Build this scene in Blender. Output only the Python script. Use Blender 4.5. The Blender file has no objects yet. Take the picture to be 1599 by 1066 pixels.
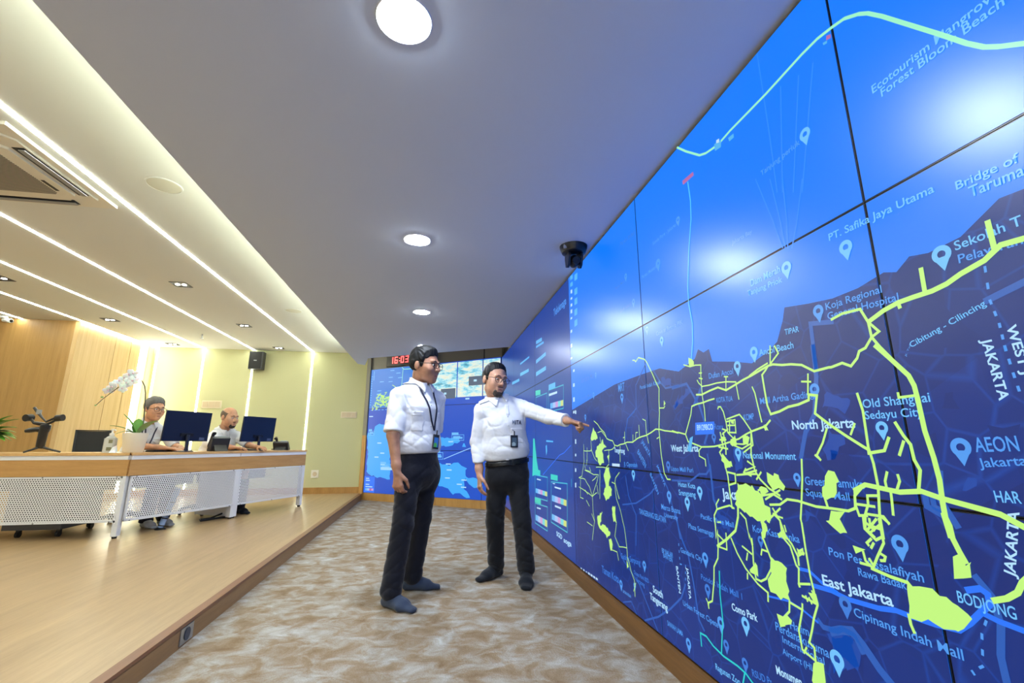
import bpy, math, random
import numpy as np
from mathutils import Vector, Matrix
random.seed(7)
S = bpy.context.scene
C = S.collection
# ------------------------------------------------------------ camera, world, exposure
cam = bpy.data.cameras.new('camera'); co = bpy.data.objects.new('camera', cam); C.objects.link(co)
cam.sensor_width = 36.0; cam.lens = 711.0/1599.0*36.0; cam.clip_start = .02
psi, th = math.radians(10.03), math.radians(12.68)
fw = Vector((math.sin(psi)*math.cos(th), math.cos(psi)*math.cos(th), math.sin(th)))
rt = Vector((math.cos(psi), -math.sin(psi), 0)); up = rt.cross(fw)
co.matrix_world = Matrix(((rt.x, up.x, -fw.x, 0), (rt.y, up.y, -fw.y, 0), (rt.z, up.z, -fw.z, 1.0), (0, 0, 0, 1)))
S.camera = co
wd = bpy.data.worlds.new('world'); S.world = wd; wd.use_nodes = True
wd.node_tree.nodes['Background'].inputs[0].default_value = (.9, .95, 1, 1)
wd.node_tree.nodes['Background'].inputs[1].default_value = .15
S.view_settings.view_transform = 'Standard'; S.view_settings.look = 'None'
S.view_settings.exposure = 0.12; S.view_settings.gamma = 1.0; S.view_settings.use_curve_mapping = False
S.cycles.use_denoising = True
S.cycles.max_bounces = 7; S.cycles.diffuse_bounces = 5; S.cycles.glossy_bounces = 3; S.cycles.transparent_max_bounces = 12
S.cycles.sample_clamp_indirect = 6.0
S.cycles.caustics_reflective = False; S.cycles.caustics_refractive = False

# ------------------------------------------------------------ helpers
def lin(c):
    return tuple((x/12.92 if x <= .04045 else ((x+.055)/1.055)**2.4) for x in (v/255.0 for v in c))
def mat(name, rgb, rough=.5, metal=0., spec=.5, emit=None, es=0., **kw):
    m = bpy.data.materials.new(name); m.use_nodes = True
    b = m.node_tree.nodes['Principled BSDF']
    b.inputs['Base Color'].default_value = (*lin(rgb), 1); b.inputs['Roughness'].default_value = rough
    b.inputs['Metallic'].default_value = metal; b.inputs['Specular IOR Level'].default_value = spec
    if emit:
        b.inputs['Emission Color'].default_value = (*lin(emit), 1); b.inputs['Emission Strength'].default_value = es
    for k, v in kw.items(): b.inputs[k.replace('_', ' ')].default_value = v
    m.diffuse_color = (*lin(rgb), 1)
    return m
class NT:
    def __init__(s, m): s.m = m; s.t = m.node_tree; s.b = s.t.nodes.get('Principled BSDF')
    def n(s, typ, **kw):
        x = s.t.nodes.new(typ)
        for k, v in kw.items():
            if k.startswith('i_'):
                x.inputs[int(k[2:]) if k[2:].isdigit() else k[2:].replace('_', ' ')].default_value = v
            else: setattr(x, k, v)
        return x
    def l(s, a, b): s.t.links.new(a, b)
    def ramp(s, stops):
        r = s.n('ShaderNodeValToRGB'); e = r.color_ramp.elements
        while len(e) < len(stops): e.new(.5)
        for i, (p, c) in enumerate(stops): e[i].position = p; e[i].color = (*lin(c), 1)
        return r
    def math(s, op, a, b=None):
        x = s.n('ShaderNodeMath', operation=op)
        for i, v in enumerate((a, b)):
            if v is None: continue
            if hasattr(v, 'is_linked') or hasattr(v, 'node'): s.l(v, x.inputs[i])
            else: x.inputs[i].default_value = v
        return x.outputs[0]
def wood(name, dark, light, scale=(1, 1, 1), rough=.45, fine=18., spec=.4, rot=0):
    """veneer whose grain runs along the axis given the small scale"""
    m = mat(name, light, rough, spec=spec); k = NT(m)
    g = k.n('ShaderNodeNewGeometry'); mp = k.n('ShaderNodeMapping'); mp.inputs['Scale'].default_value = scale
    mp.inputs['Rotation'].default_value = (0, 0, rot)
    k.l(g.outputs['Position'], mp.inputs[0])
    n1 = k.n('ShaderNodeTexNoise', i_Scale=2.2, i_Detail=6., i_Roughness=.6, i_Distortion=.3); k.l(mp.outputs[0], n1.inputs[0])
    n2 = k.n('ShaderNodeTexNoise', i_Scale=fine, i_Detail=3., i_Roughness=.7); k.l(mp.outputs[0], n2.inputs[0])
    mx = k.math('ADD', k.math('MULTIPLY', n1.outputs[0], .65), k.math('MULTIPLY', n2.outputs[0], .35))
    r = k.ramp([(.32, dark), (.66, light)]); k.l(mx, r.inputs[0]); k.l(r.outputs[0], k.b.inputs['Base Color'])
    return m
class MB:
    def __init__(s): s.v = []; s.f = []
    def add(s, vs, fs):
        o = len(s.v); s.v += [tuple(float(c) for c in v) for v in vs]; s.f += [tuple(i+o for i in f) for f in fs]; return s
    def box(s, x0, x1, y0, y1, z0, z1, M=None, bev=0.):
        if bev > 0:
            return s.prism([(x0+bev, y0), (x1-bev, y0), (x1, y0+bev), (x1, y1-bev), (x1-bev, y1), (x0+bev, y1), (x0, y1-bev), (x0, y0+bev)], z0, z1, M)
        v = [(x, y, z) for z in (z0, z1) for y in (y0, y1) for x in (x0, x1)]
        if M is not None: v = [tuple(M @ Vector(p)) for p in v]
        return s.add(v, [(0, 2, 3, 1), (4, 5, 7, 6), (0, 1, 5, 4), (2, 6, 7, 3), (0, 4, 6, 2), (1, 3, 7, 5)])
    def prism(s, poly, z0, z1, M=None):
        n = len(poly); v = [(x, y, z0) for x, y in poly]+[(x, y, z1) for x, y in poly]
        if M is not None: v = [tuple(M @ Vector(p)) for p in v]
        return s.add(v, [tuple(range(n))[::-1], tuple(range(n, 2*n))]+[(i, (i+1) % n, n+(i+1) % n, n+i) for i in range(n)])
    def tube(s, pts, r, seg=10, cap=True):
        pts = [Vector(p) for p in pts]; n = len(pts); rs = r if isinstance(r, (list, tuple)) else [r]*n
        rings = []; prev = None
        for i, p in enumerate(pts):
            d = (pts[min(i+1, n-1)]-pts[max(i-1, 0)]).normalized()
            a = prev if prev is not None else (Vector((0, 0, 1)) if abs(d.z) < .9 else Vector((1, 0, 0)))
            u = (a-d*a.dot(d)).normalized(); prev = u; w = d.cross(u)
            rings.append([p+(u*math.cos(2*math.pi*k/seg)+w*math.sin(2*math.pi*k/seg))*rs[i] for k in range(seg)])
        v = [q for R in rings for q in R]; f = []
        for i in range(n-1):
            for k in range(seg):
                a = i*seg+k; b = i*seg+(k+1) % seg; f.append((a, b, b+seg, a+seg))
        if cap: f.append(tuple(range(seg))[::-1]); f.append(tuple((n-1)*seg+k for k in range(seg)))
        return s.add(v, f)
    def lathe(s, prof, c=(0, 0, 0), seg=24, M=None):
        v = []; f = []; n = len(prof)
        for r, z in prof:
            for k in range(seg):
                a = 2*math.pi*k/seg; v.append((r*math.cos(a), r*math.sin(a), z))
        for i in range(n-1):
            for k in range(seg):
                a = i*seg+k; b = i*seg+(k+1) % seg; f.append((a, b, b+seg, a+seg))
        if prof[0][0] > 1e-5: f.append(tuple(range(seg))[::-1])
        if prof[-1][0] > 1e-5: f.append(tuple((n-1)*seg+k for k in range(seg)))
        if M is not None: v = [tuple(M @ Vector(p)) for p in v]
        return s.add([(x+c[0], y+c[1], z+c[2]) for x, y, z in v], f)
    def ell(s, c, r, M=None, nu=16, nv=10):
        pr = [(math.sin(math.pi*i/nv), -math.cos(math.pi*i/nv)) for i in range(nv+1)]
        pr[0] = (1e-4, -1); pr[-1] = (1e-4, 1)
        v = []; f = []
        for a, z in pr:
            for k in range(nu):
                t = 2*math.pi*k/nu; q = Vector((a*math.cos(t)*r[0], a*math.sin(t)*r[1], z*r[2]))
                if M is not None: q = M @ q
                v.append((q.x+c[0], q.y+c[1], q.z+c[2]))
        for i in range(nv):
            for k in range(nu):
                a = i*nu+k; b = i*nu+(k+1) % nu; f.append((a, b, b+nu, a+nu))
        return s.add(v, f)
    def quad(s, a, b, c, d): return s.add([a, b, c, d], [(0, 1, 2, 3)])
    def curvedleaf(s, base, tip, width, droop, n=8, thick=.002):
        base = Vector(base); tip = Vector(tip); d = tip-base; side = d.cross(Vector((0, 0, 1))).normalized(); nrm = side.cross(d).normalized()
        L = []; 
        for i in range(n+1):
            t = i/n; p = base+d*t+Vector((0, 0, droop*math.sin(math.pi*t))); w = width*(math.sin(math.pi*min(1, t*.92+.08))**.7)*.5+.001
            L += [p-side*w+nrm*w*.25, p-nrm*thick, p+side*w+nrm*w*.25, p+nrm*thick]
        f = []
        for i in range(n):
            for k in range(4):
                a = i*4+k; b = i*4+(k+1) % 4; f.append((a, b, b+4, a+4))
        f += [(0, 1, 2, 3), (n*4+3, n*4+2, n*4+1, n*4)]
        return s.add(L, f)
def rootoff(p):
    o = Vector((0, 0, 0))
    while p is not None: o += p.location; p = p.parent
    return o
def link(name, me, m, parent, label=None, smooth=False):
    o = bpy.data.objects.new(name, me); C.objects.link(o); me.name = name
    if m: me.materials.append(m)
    if parent is not None: o.parent = parent
    if smooth: me.polygons.foreach_set('use_smooth', [True]*len(me.polygons))
    if label: o['label'] = label
    return o
def obj(name, mb, m, parent=None, label=None, smooth=False, recalc=True):
    """mesh in world coordinates, stored relative to its parent chain"""
    off = rootoff(parent); me = bpy.data.meshes.new(name)
    me.from_pydata([(x-off.x, y-off.y, z-off.z) for x, y, z in mb.v], [], mb.f)
    if recalc:
        import bmesh
        b = bmesh.new(); b.from_mesh(me); bmesh.ops.recalc_face_normals(b, faces=b.faces); b.to_mesh(me); b.free()
    me.update()
    o = link(name, me, m, parent, label, False)
    if smooth:
        me.polygons.foreach_set('use_smooth', [True]*len(me.polygons))
        try: me.set_sharp_from_angle(angle=math.radians(40))
        except Exception: pass
    return o
def thing(name, label, cat, loc, group=None):
    o = bpy.data.objects.new(name, None); C.objects.link(o); o.location = loc; o.empty_display_size = .1
    o['label'] = label; o['category'] = cat
    if group: o['group'] = group
    return o
def tag(o, label, cat, group=None):
    o['label'] = label; o['category'] = cat
    if group: o['group'] = group
    return o
def struct(name, mb, m, parent=None):
    o = obj(name, mb, m, parent)
    if parent is None: o['kind'] = 'structure'
    return o
def dup(root, loc, label, group=None):
    r = root.copy(); C.objects.link(r); r.location = loc; r['label'] = label
    if group: r['group'] = group
    for ch in list(root.children):
        c = ch.copy(); C.objects.link(c); c.parent = r
        for g in list(ch.children):
            d = g.copy(); C.objects.link(d); d.parent = c
    return r
def emis(name, rgb, st):
    m = mat(name, (240, 240, 235), .5, emit=rgb, es=st); return m

# ------------------------------------------------------------ key dimensions (metres, carpet at z = 0, camera at x = y = 0)
DW = 1.12                     # face of the long display wall (x)
PX, PZ = -1.195, .11          # platform edge and height
LOWC, HIC = 2.41, 2.75        # the two ceiling heights
YB = 9.25                     # olive back wall
YN, XL = -2.6, -7.6           # walls behind the camera and far left
XLW, YLW = -5.08, 7.42        # light wood wall: face and near corner
B0 = Vector((-1.215, 9.16, 0)); B1 = Vector((DW, 7.33, 0))   # far display wall, floor line
bd = (B1-B0).normalized(); bn = Vector((bd.y, -bd.x, 0))     # along / towards the room
def bp(s, z, off=0.): p = B0+bd*s+bn*off; return Vector((p.x, p.y, z))

# ------------------------------------------------------------ room materials
M_white = mat('white ceiling paint', (228, 232, 230), .8, spec=.2)
M_low = mat('matt grey white ceiling paint', (208, 218, 230), .85, spec=.15)
M_olive = mat('olive green wall paint', (196, 196, 152), .7, spec=.25)
M_wall = mat('warm white wall paint', (215, 210, 198), .8, spec=.2)
M_woodL = wood('light oak wall veneer', (190, 156, 104), (212, 182, 134), (9, 9, .35), .4)
M_woodS = wood('shade-darkened oak wall veneer', (160, 122, 70), (184, 146, 90), (9, 9, .35), .4)  # deeper tone: shade on the front panel is put into the wood colour
M_woodF = wood('oak floor boards', (146, 119, 84), (172, 143, 104), (7, .45, 7), .34, 14., .45)
M_woodD = wood('brown oak skirting', (96, 66, 34), (126, 90, 50), (7, .5, 7), .45)
M_woodN = wood('dark oak nosing', (104, 66, 44), (126, 84, 58), (7, .5, 7), .4)
M_woodR = wood('oak riser board', (126, 94, 60), (150, 114, 74), (7, .5, 7), .45)
M_woodB = wood('oak plinth veneer', (158, 116, 60), (186, 142, 80), (3, 3, .5), .45)
M_greyp = mat('grey laminate panel', (118, 116, 110), .5)
M_black = mat('black plastic', (16, 16, 18), .4)
M_dark = mat('dark grey plastic', (40, 41, 44), .45)
M_led = emis('warm white led strip', (246, 252, 236), 54.)
M_ledw = emis('warm white wall led strip', (252, 252, 228), 16.)
M_cove = emis('hidden cove led', (246, 253, 226), 38.)
M_dl = emis('cool downlight lens', (228, 240, 255), 520.)
M_alu = mat('brushed aluminium', (170, 172, 176), .3, .9)

def carpet_mat():
    m = mat('mottled beige carpet', (180, 160, 135), .95, spec=.1); k = NT(m)
    g = k.n('ShaderNodeNewGeometry'); mp = k.n('ShaderNodeMapping'); mp.inputs['Scale'].default_value = (1.35, 1.7, 1); mp.inputs['Rotation'].default_value = (0, 0, .5)
    k.l(g.outputs['Position'], mp.inputs[0])
    n1 = k.n('ShaderNodeTexNoise', i_Scale=5., i_Detail=5., i_Roughness=.62, i_Distortion=.6); k.l(mp.outputs[0], n1.inputs[0])
    n2 = k.n('ShaderNodeTexNoise', i_Scale=130., i_Detail=2.); k.l(g.outputs['Position'], n2.inputs[0])
    n3 = k.n('ShaderNodeTexNoise', i_Scale=2.6, i_Detail=3.); k.l(mp.outputs[0], n3.inputs[0])
    a = k.math('ADD', k.math('MULTIPLY', n1.outputs[0], .85), k.math('MULTIPLY', n2.outputs[0], .15))
    r = k.ramp([(.34, (126, 106, 82)), (.44, (140, 122, 100)), (.54, (153, 145, 133)), (.7, (178, 177, 174))]); k.l(a, r.inputs[0])
    r2 = k.ramp([(.4, (232, 220, 202)), (.6, (255, 255, 255))]); k.l(n3.outputs[0], r2.inputs[0])
    mx = k.n('ShaderNodeMix', data_type='RGBA', blend_type='MULTIPLY'); mx.inputs[0].default_value = .6
    k.l(r.outputs[0], mx.inputs[6]); k.l(r2.outputs[0], mx.inputs[7]); k.l(mx.outputs[2], k.b.inputs['Base Color'])
    bu = k.n('ShaderNodeBump', i_Strength=.5, i_Distance=.01)
    k.l(k.math('ADD', n2.outputs[0], k.math('MULTIPLY', n1.outputs[0], 1.5)), bu.inputs['Height']); k.l(bu.outputs[0], k.b.inputs['Normal'])
    return m

# ------------------------------------------------------------ room shell
struct('floor', MB().prism([(PX-.02, YN), (DW+.25, YN), (DW+.25, 7.2), (B1.x+.2, 7.35), (B0.x, B0.y+.3), (PX-.02, YB)], -.05, 0), carpet_mat())
struct('platform_floor', MB().box(XL, PX-.012, YN, YB, -.05, PZ), M_woodF)
struct('trim_1', MB().box(PX-.012, PX, YN, 9.14, .0, PZ-.016), M_woodR)
struct('trim_2', MB().box(PX-.05, PX+.004, YN, 9.13, PZ-.016, PZ+.001), M_woodN)
struct('ceiling_low', MB().prism([(-1.33, YN), (DW+.3, YN), (DW+.3, 6.36), (-1.075, 7.86), (-1.22, 8.59), (-1.33, 8.47)], LOWC, LOWC+.02), M_low)
struct('ceiling_fascia', MB().prism([(-1.23, YN), (-1.2, YN), (-1.2, 8.45), (-1.23, 8.43)], LOWC+.02, HIC), M_white)
struct('ceiling_edge_lip', MB().box(-1.33, -1.315, YN, 8.47, LOWC+.02, LOWC+.045), M_white)
struct('ceiling', MB().box(XL, DW+.4, YN, YB+.1, HIC, HIC+.05), M_white)
struct('wall_back', MB().box(XLW-.1, -1.2, YB, YB+.1, -.05, HIC), M_olive)
struct('wall_near', MB().box(XL, DW+.3, YN-.1, YN, -.05, HIC), M_wall)
struct('wall_left', MB().box(XL-.1, XL, YN, YLW+.1, -.05, HIC), M_wall)
struct('wall_right', MB().box(DW+.12, DW+.22, YN, 7.4, -.05, HIC), M_wall)
# left wood cladding: a face turned to the camera, a long face with two joints, the lit corner strip
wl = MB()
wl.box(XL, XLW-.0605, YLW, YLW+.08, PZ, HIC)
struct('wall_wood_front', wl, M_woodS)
w2 = MB()
for a, b in ((YLW+.001, 8.225), (8.237, 8.615), (8.627, 8.88)): w2.box(XLW-.06, XLW, a, b, PZ, HIC)
w2.box(XLW-.06, XLW-.03, YLW+.09, YB, PZ, HIC)
w2.box(XLW-.06, XLW+.02, 9.06, YB, PZ, HIC)
struct('wall_wood_side', w2, M_woodL)
struct('baseboard_back', MB().box(XLW, -1.2, YB-.02, YB, PZ, PZ+.11), M_woodB)
struct('baseboard_left', MB().box(XLW, XLW+.015, YLW, YB, PZ, PZ+.11), M_woodB)
# plinth under the long display wall, and under / beside the far one
struct('trim_3', MB().box(DW-.015, DW+.12, YN, 7.36, 0, .103), M_woodD)
pl = MB(); M4 = Matrix(((bd.x, bn.x, 0, B0.x), (bd.y, bn.y, 0, B0.y), (0, 0, 1, 0), (0, 0, 0, 1)))
LB = (B1-B0).length
for a, b in ((.0, .82), (.825, 1.72), (1.725, 2.60), (2.605, LB)): pl.box(a, b, -.08, 0, 0, .128, M4)
pl.box(-.04, .055, -.1, .02, .0, 1.16, M4)
struct('trim_4', pl, M_woodB)
g = MB()
g.box(-.04, .055, -.1, .02, 1.16, HIC, M4); g.box(.055, LB, -.1, -.02, 2.40, HIC, M4)
struct('wall_far', g, M_greyp)
struct('trim_5', MB().box(2.61, 2.63, -.03, -.016, 2.40, HIC, M4), M_black)
struct('wall_far_back', MB().box(-.2, LB+.2, -.25, -.16, 0, HIC, M4), M_wall)
struct('trim_6', MB().box(-1.245, -1.222, YB-.08, YB, PZ, HIC), M_olive)

# ------------------------------------------------------------ linear lights in the ceiling and on the back wall
LX = [-2.30, -3.36, -4.22, -5.06, -5.82]
LT = ['leftmost visible run by the white cassette unit and the curved bright edge', '', '', '', '']
lab = ['linear ceiling light nearest the lower ceiling, running past the air conditioner', 'linear ceiling light ending above the black wall loudspeaker',
       'linear ceiling light meeting the wall behind the left monitor', 'linear ceiling light along the top of the light wood side wall', 'linear ceiling light ending at the shaded wood panel on the far left']
for x, t in zip(LX, lab):
    y1 = YB if x > -5.1 else YLW
    tag(obj('linear_light', MB().box(x-.012, x+.012, YN, y1, HIC-.004, HIC+.004), M_led), t, 'light', 'linear ceiling lights')
lab = ['vertical wall light between the switch plate and the right end of the desk', 'vertical wall light under the black wall loudspeaker', 'vertical wall light behind the left monitor', 'vertical wall light just right of the wood corner']
for x, t in zip([-2.30, -3.36, -4.22, -5.0], lab):
    z1 = HIC if x != -3.36 else 2.36
    tag(obj('vertical_light', MB().box(x-.014, x+.014, YB-.006, YB+.004, PZ+.11, z1), M_ledw), t, 'light', 'vertical wall lights')
tag(obj('corner_light', MB().box(XLW-.004, XLW+.001, 8.89, 9.05, PZ+.11, HIC), M_ledw), 'wide bright vertical light at the end of the light wood wall', 'light')
tag(obj('cove_light', MB().box(-1.30, -1.25, YN, 8.40, LOWC+.022, LOWC+.03), M_cove), 'hidden cove light behind the edge of the lower ceiling', 'light')

# ------------------------------------------------------------ downlights in the low ceiling
def downlight(loc, label):
    t = thing('downlight', label, 'light', loc, 'round downlights in the low ceiling'); c = Vector(loc)
    obj('trim_ring', MB().lathe([(.078, .0), (.092, -.004), (.094, .0)], c, 32), M_white, t, smooth=True)
    obj('lens', MB().lathe([(1e-4, -.010), (.05, -.009), (.07, -.006), (.078, -.001)], c, 32), M_dl, t, smooth=True)
    return t
dl0 = downlight((-.14, 1.32, LOWC), 'round downlight nearest the camera, at the top of the picture')
for y, t in ((3.06, 'round downlight second from the camera'), (4.9, 'round downlight third from the camera'), (6.71, 'round downlight above the head of the man in the short-sleeved shirt'), (-.43, 'unseen round downlight added for fill just behind the camera'), (-2.18, 'unseen round downlight added for fill farthest behind the camera')):  # last two are out of view, added as fill to brighten the room
    dup(dl0, (-.14, y, LOWC), t)
# ------------------------------------------------------------ recessed twin spots in the high ceiling
M_chrome = mat('polished spot reflector', (190, 192, 200), .15, 1.)
M_spot = emis('spot lamp', (255, 250, 240), 60.)
def spot(loc, label):
    t = thing('recessed_spotlight', label, 'light', loc, 'square recessed spotlights in the high ceiling'); c = Vector(loc); h = .085
    fr = MB()
    for a in ((-h, h, -h, -h+.012), (-h, h, h-.012, h), (-h, -h+.012, -h, h), (h-.012, h, -h, h)): fr.box(c.x+a[0], c.x+a[1], c.y+a[2], c.y+a[3], c.z-.006, c.z+.002)
    obj('frame', fr, M_dark, t)
    obj('recess', MB().box(c.x-.073, c.x+.073, c.y-.073, c.y+.073, c.z-.003, c.z), M_dark, t)
    for k in (-1, 1):
        obj('lamp', MB().lathe([(1e-4, -.008), (.014, -.008), (.021, -.005), (.022, -.003)], (c.x+k*.034, c.y, c.z), 20), M_spot, t, smooth=True)
    return t
sp0 = spot((-2.82, 5.43, HIC), 'square twin spotlight nearest the camera, between the two right linear lights')
for x, y, t in ((-2.83, 7.28, 'square twin spotlight above the black wall loudspeaker, second in its row'), (-2.84, 8.95, 'square twin spotlight close to the top of the olive wall, right of the loudspeaker'),
                (-4.64, 5.55, 'square twin spotlight at the left edge of the picture'), (-4.61, 7.26, 'square twin spotlight above the light wood wall'), (-4.61, 8.93, 'square twin spotlight by the corner of wood and olive walls')):
    dup(sp0, (x, y, HIC), t)
# ------------------------------------------------------------ ceiling loudspeakers, sprinkler, cameras
M_cream = mat('cream painted grille', (214, 214, 200), .6)
def cspk(loc, label):
    t = thing('ceiling_speaker', label, 'speaker', loc, 'round ceiling speakers'); c = Vector(loc)
    obj('grille', MB().lathe([(1e-4, -.008), (.085, -.007), (.1, -.004)], c, 32), M_cream, t, smooth=True)
    obj('rim', MB().lathe([(.1, 0), (.1, -.007), (.108, -.006), (.11, 0)], c, 32), M_white, t, smooth=True)
    return t
cs = cspk((-1.88, 3.22, HIC), 'round cream ceiling speaker nearest the air conditioner')
dup(cs, (-1.87, 6.31, HIC), 'small round ceiling speaker far along the bright ceiling edge')
t = thing('fire_sprinkler', 'small sprinkler head hanging from the high ceiling', 'sprinkler', (-3.73, 8.02, HIC)); c = t.location.copy()
obj('stem', MB().tube([c, c-Vector((0, 0, .05))], .012), M_alu, t); obj('deflector', MB().lathe([(.006, -.075), (.03, -.07), (.03, -.066), (.008, -.05)], c, 16), M_alu, t)
t = thing('security_camera', 'white dome camera at the far left edge of the ceiling', 'camera', (-5.95, 7.30, HIC)); c = t.location.copy()
obj('base', MB().lathe([(.05, -.0), (.05, -.03), (.04, -.035)], c, 20), M_white, t, smooth=True)
obj('body', MB().tube([c+Vector((0, .02, -.05)), c+Vector((.12, -.02, -.07))], .03, 16), M_white, t, smooth=True)
obj('lens', MB().tube([c+Vector((.12, -.02, -.07)), c+Vector((.124, -.021, -.0707))], .02, 16), M_black, t)
# dome / pan-tilt camera by the display wall
t = thing('ptz_camera', 'black pan-tilt camera hanging from the low ceiling beside the display wall', 'camera', (.985, 2.98, LOWC)); c = t.location.copy()
M_cam = mat('satin black camera shell', (24, 25, 28), .3)
obj('base', MB().lathe([(.102, 0), (.098, -.02), (.086, -.05), (.06, -.062), (.0001, -.062)], c, 28), M_cam, t, smooth=True)
for s_ in (-1, 1):
    obj('yoke_arm', MB().prism([(-.045, -.055), (.045, -.055), (.05, -.09), (.03, -.155), (-.0, -.165), (-.03, -.15), (-.05, -.09)], .046*s_-.008, .046*s_+.008, Matrix.Translation(c) @ Matrix(((0, 0, 1, 0), (1, 0, 0, 0), (0, 1, 0, 0), (0, 0, 0, 1)))), M_cam, t)
hd = obj('head', MB().ell(c+Vector((0, 0, -.115)), (.038, .052, .048)), M_cam, t, smooth=True)
obj('lens', MB().tube([c+Vector((0, -.04, -.125)), c+Vector((0, -.062, -.13))], .028, 18), M_black, hd)
obj('badge', MB().box(c.x-.09, c.x-.07, c.y-.06, c.y-.045, c.z-.04, c.z-.02, None), mat('silver badge', (190, 190, 185), .3, .6), t)
# ------------------------------------------------------------ cassette air conditioner
M_ac = mat('warm white plastic', (232, 228, 214), .45)
M_acv = mat('grey vane plastic', (150, 152, 155), .4)
def grille_mat():
    m = mat('ribbed grey intake grille', (150, 146, 138), .5); k = NT(m)
    g_ = k.n('ShaderNodeNewGeometry'); sx = k.n('ShaderNodeSeparateXYZ'); k.l(g_.outputs['Position'], sx.inputs[0])
    f = k.math('FRACT', k.math('MULTIPLY', sx.outputs[1], 62.)); r = k.ramp([(.45, (58, 58, 60)), (.55, (176, 170, 158))]); k.l(f, r.inputs[0]); k.l(r.outputs[0], k.b.inputs['Base Color'])
    return m
ax, ay, z = -2.86, 3.13, HIC
t = thing('air_conditioner', 'white four-way cassette air conditioner set in the ceiling at the left edge', 'air conditioner', (ax, ay, z))
obj('panel', MB().box(ax-.475, ax+.475, ay-.475, ay+.475, z-.022, z, None, .004), M_ac, t)
pr = MB(); o8 = lambda h, c_: [(ax-h+c_, ay-h), (ax+h-c_, ay-h), (ax+h, ay-h+c_), (ax+h, ay+h-c_), (ax+h-c_, ay+h), (ax-h+c_, ay+h), (ax-h, ay+h-c_), (ax-h, ay-h+c_)]
pr.prism(o8(.43, .09), z-.034, z-.02); pr.prism(o8(.335, .07), z-.05, z-.034)
obj('raised_body', pr, M_ac, t)
obj('intake_grille', MB().prism(o8(.25, .02), z-.053, z-.049), grille_mat(), t)
for dx, dy in ((1, 0), (-1, 0), (0, 1), (0, -1)):
    v = MB(); s1 = MB()
    if dx: s1.box(ax+dx*.385-.032, ax+dx*.385+.032, ay-.27, ay+.27, z-.037, z-.033); v.box(ax+dx*.395-.014, ax+dx*.395+.02, ay-.26, ay+.26, z-.047, z-.041)
    else: s1.box(ax-.27, ax+.27, ay+dy*.385-.032, ay+dy*.385+.032, z-.037, z-.033); v.box(ax-.26, ax+.26, ay+dy*.395-.014, ay+dy*.395+.02, z-.047, z-.041)
    s_ = obj('air_outlet', s1, M_black, t); obj('vane', v, M_acv, s_)
obj('indicator_window', MB().box(ax+.265, ax+.285, ay+.07, ay+.2, z-.0525, z-.0495), M_black, t)
# ------------------------------------------------------------ wall loudspeaker, switches, sockets
t = thing('wall_speaker', 'black loudspeaker on the olive wall beneath the ceiling', 'speaker', (-3.24, YB, 2.36))
obj('cabinet', MB().box(-3.37, -3.13, YB-.2, YB-.02, 2.36, 2.69, None, .02), M_dark, t)
obj('grille', MB().box(-3.355, -3.145, YB-.208, YB-.2, 2.375, 2.675), mat('black speaker cloth', (30, 30, 32), .8), t)
obj('badge', MB().box(-3.275, -3.225, YB-.211, YB-.208, 2.51, 2.525), M_alu, t)
obj('bracket', MB().box(-3.27, -3.2, YB-.03, YB, 2.45, 2.6), M_black, t)
M_sw = mat('ivory switch plastic', (224, 214, 190), .4); M_sw2 = mat('beige rocker', (206, 188, 158), .4)
t = thing('light_switch', 'triple rocker switch plate on the olive wall, right of the last light strip', 'switch', (-1.55, YB, 1.48))
obj('plate', MB().box(-1.69, -1.40, YB-.012, YB, 1.485, 1.605), M_sw, t)
for k in range(3): obj('rocker', MB().box(-1.672+k*.088, -1.594+k*.088, YB-.02, YB-.012, 1.503, 1.587), M_sw2, t)
t = thing('light_switch', 'cream switch plate on the olive wall behind the seated bearded man', 'switch', (-4.02, YB, 1.7))
obj('plate', MB().box(-4.13, -3.80, YB-.012, YB, 1.64, 1.78), M_sw, t)
for k in range(3): obj('rocker', MB().box(-4.115+k*.1, -4.025+k*.1, YB-.02, YB-.012, 1.66, 1.76), M_sw2, t)
t = thing('wall_socket', 'square white power socket low on the olive wall', 'socket', (-2.065, YB, .4))
obj('plate', MB().box(-2.13, -2.0, YB-.012, YB, .39, .53), mat('white socket plastic', (232, 228, 212), .4), t)
obj('socket_face', MB().lathe([(1e-4, 0), (.034, 0), (.038, .006)], (0, 0, 0), 20, Matrix.Translation((-2.065, YB-.02, .46)) @ Matrix.Rotation(math.radians(-90), 4, 'X')), M_sw2, t)
t = thing('step_socket', 'steel socket plate on the wooden step riser', 'socket', (PX, 2.86, .0))
obj('plate', MB().box(PX, PX+.005, 2.80, 2.93, .012, .088), M_alu, t)
obj('socket_face', MB().lathe([(1e-4, 0), (.026, 0), (.03, .004)], (0, 0, 0), 20, Matrix.Translation((PX+.004, 2.865, .05)) @ Matrix.Rotation(math.radians(90), 4, 'Y')), mat('blue black socket', (30, 44, 66), .4), t)
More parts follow.
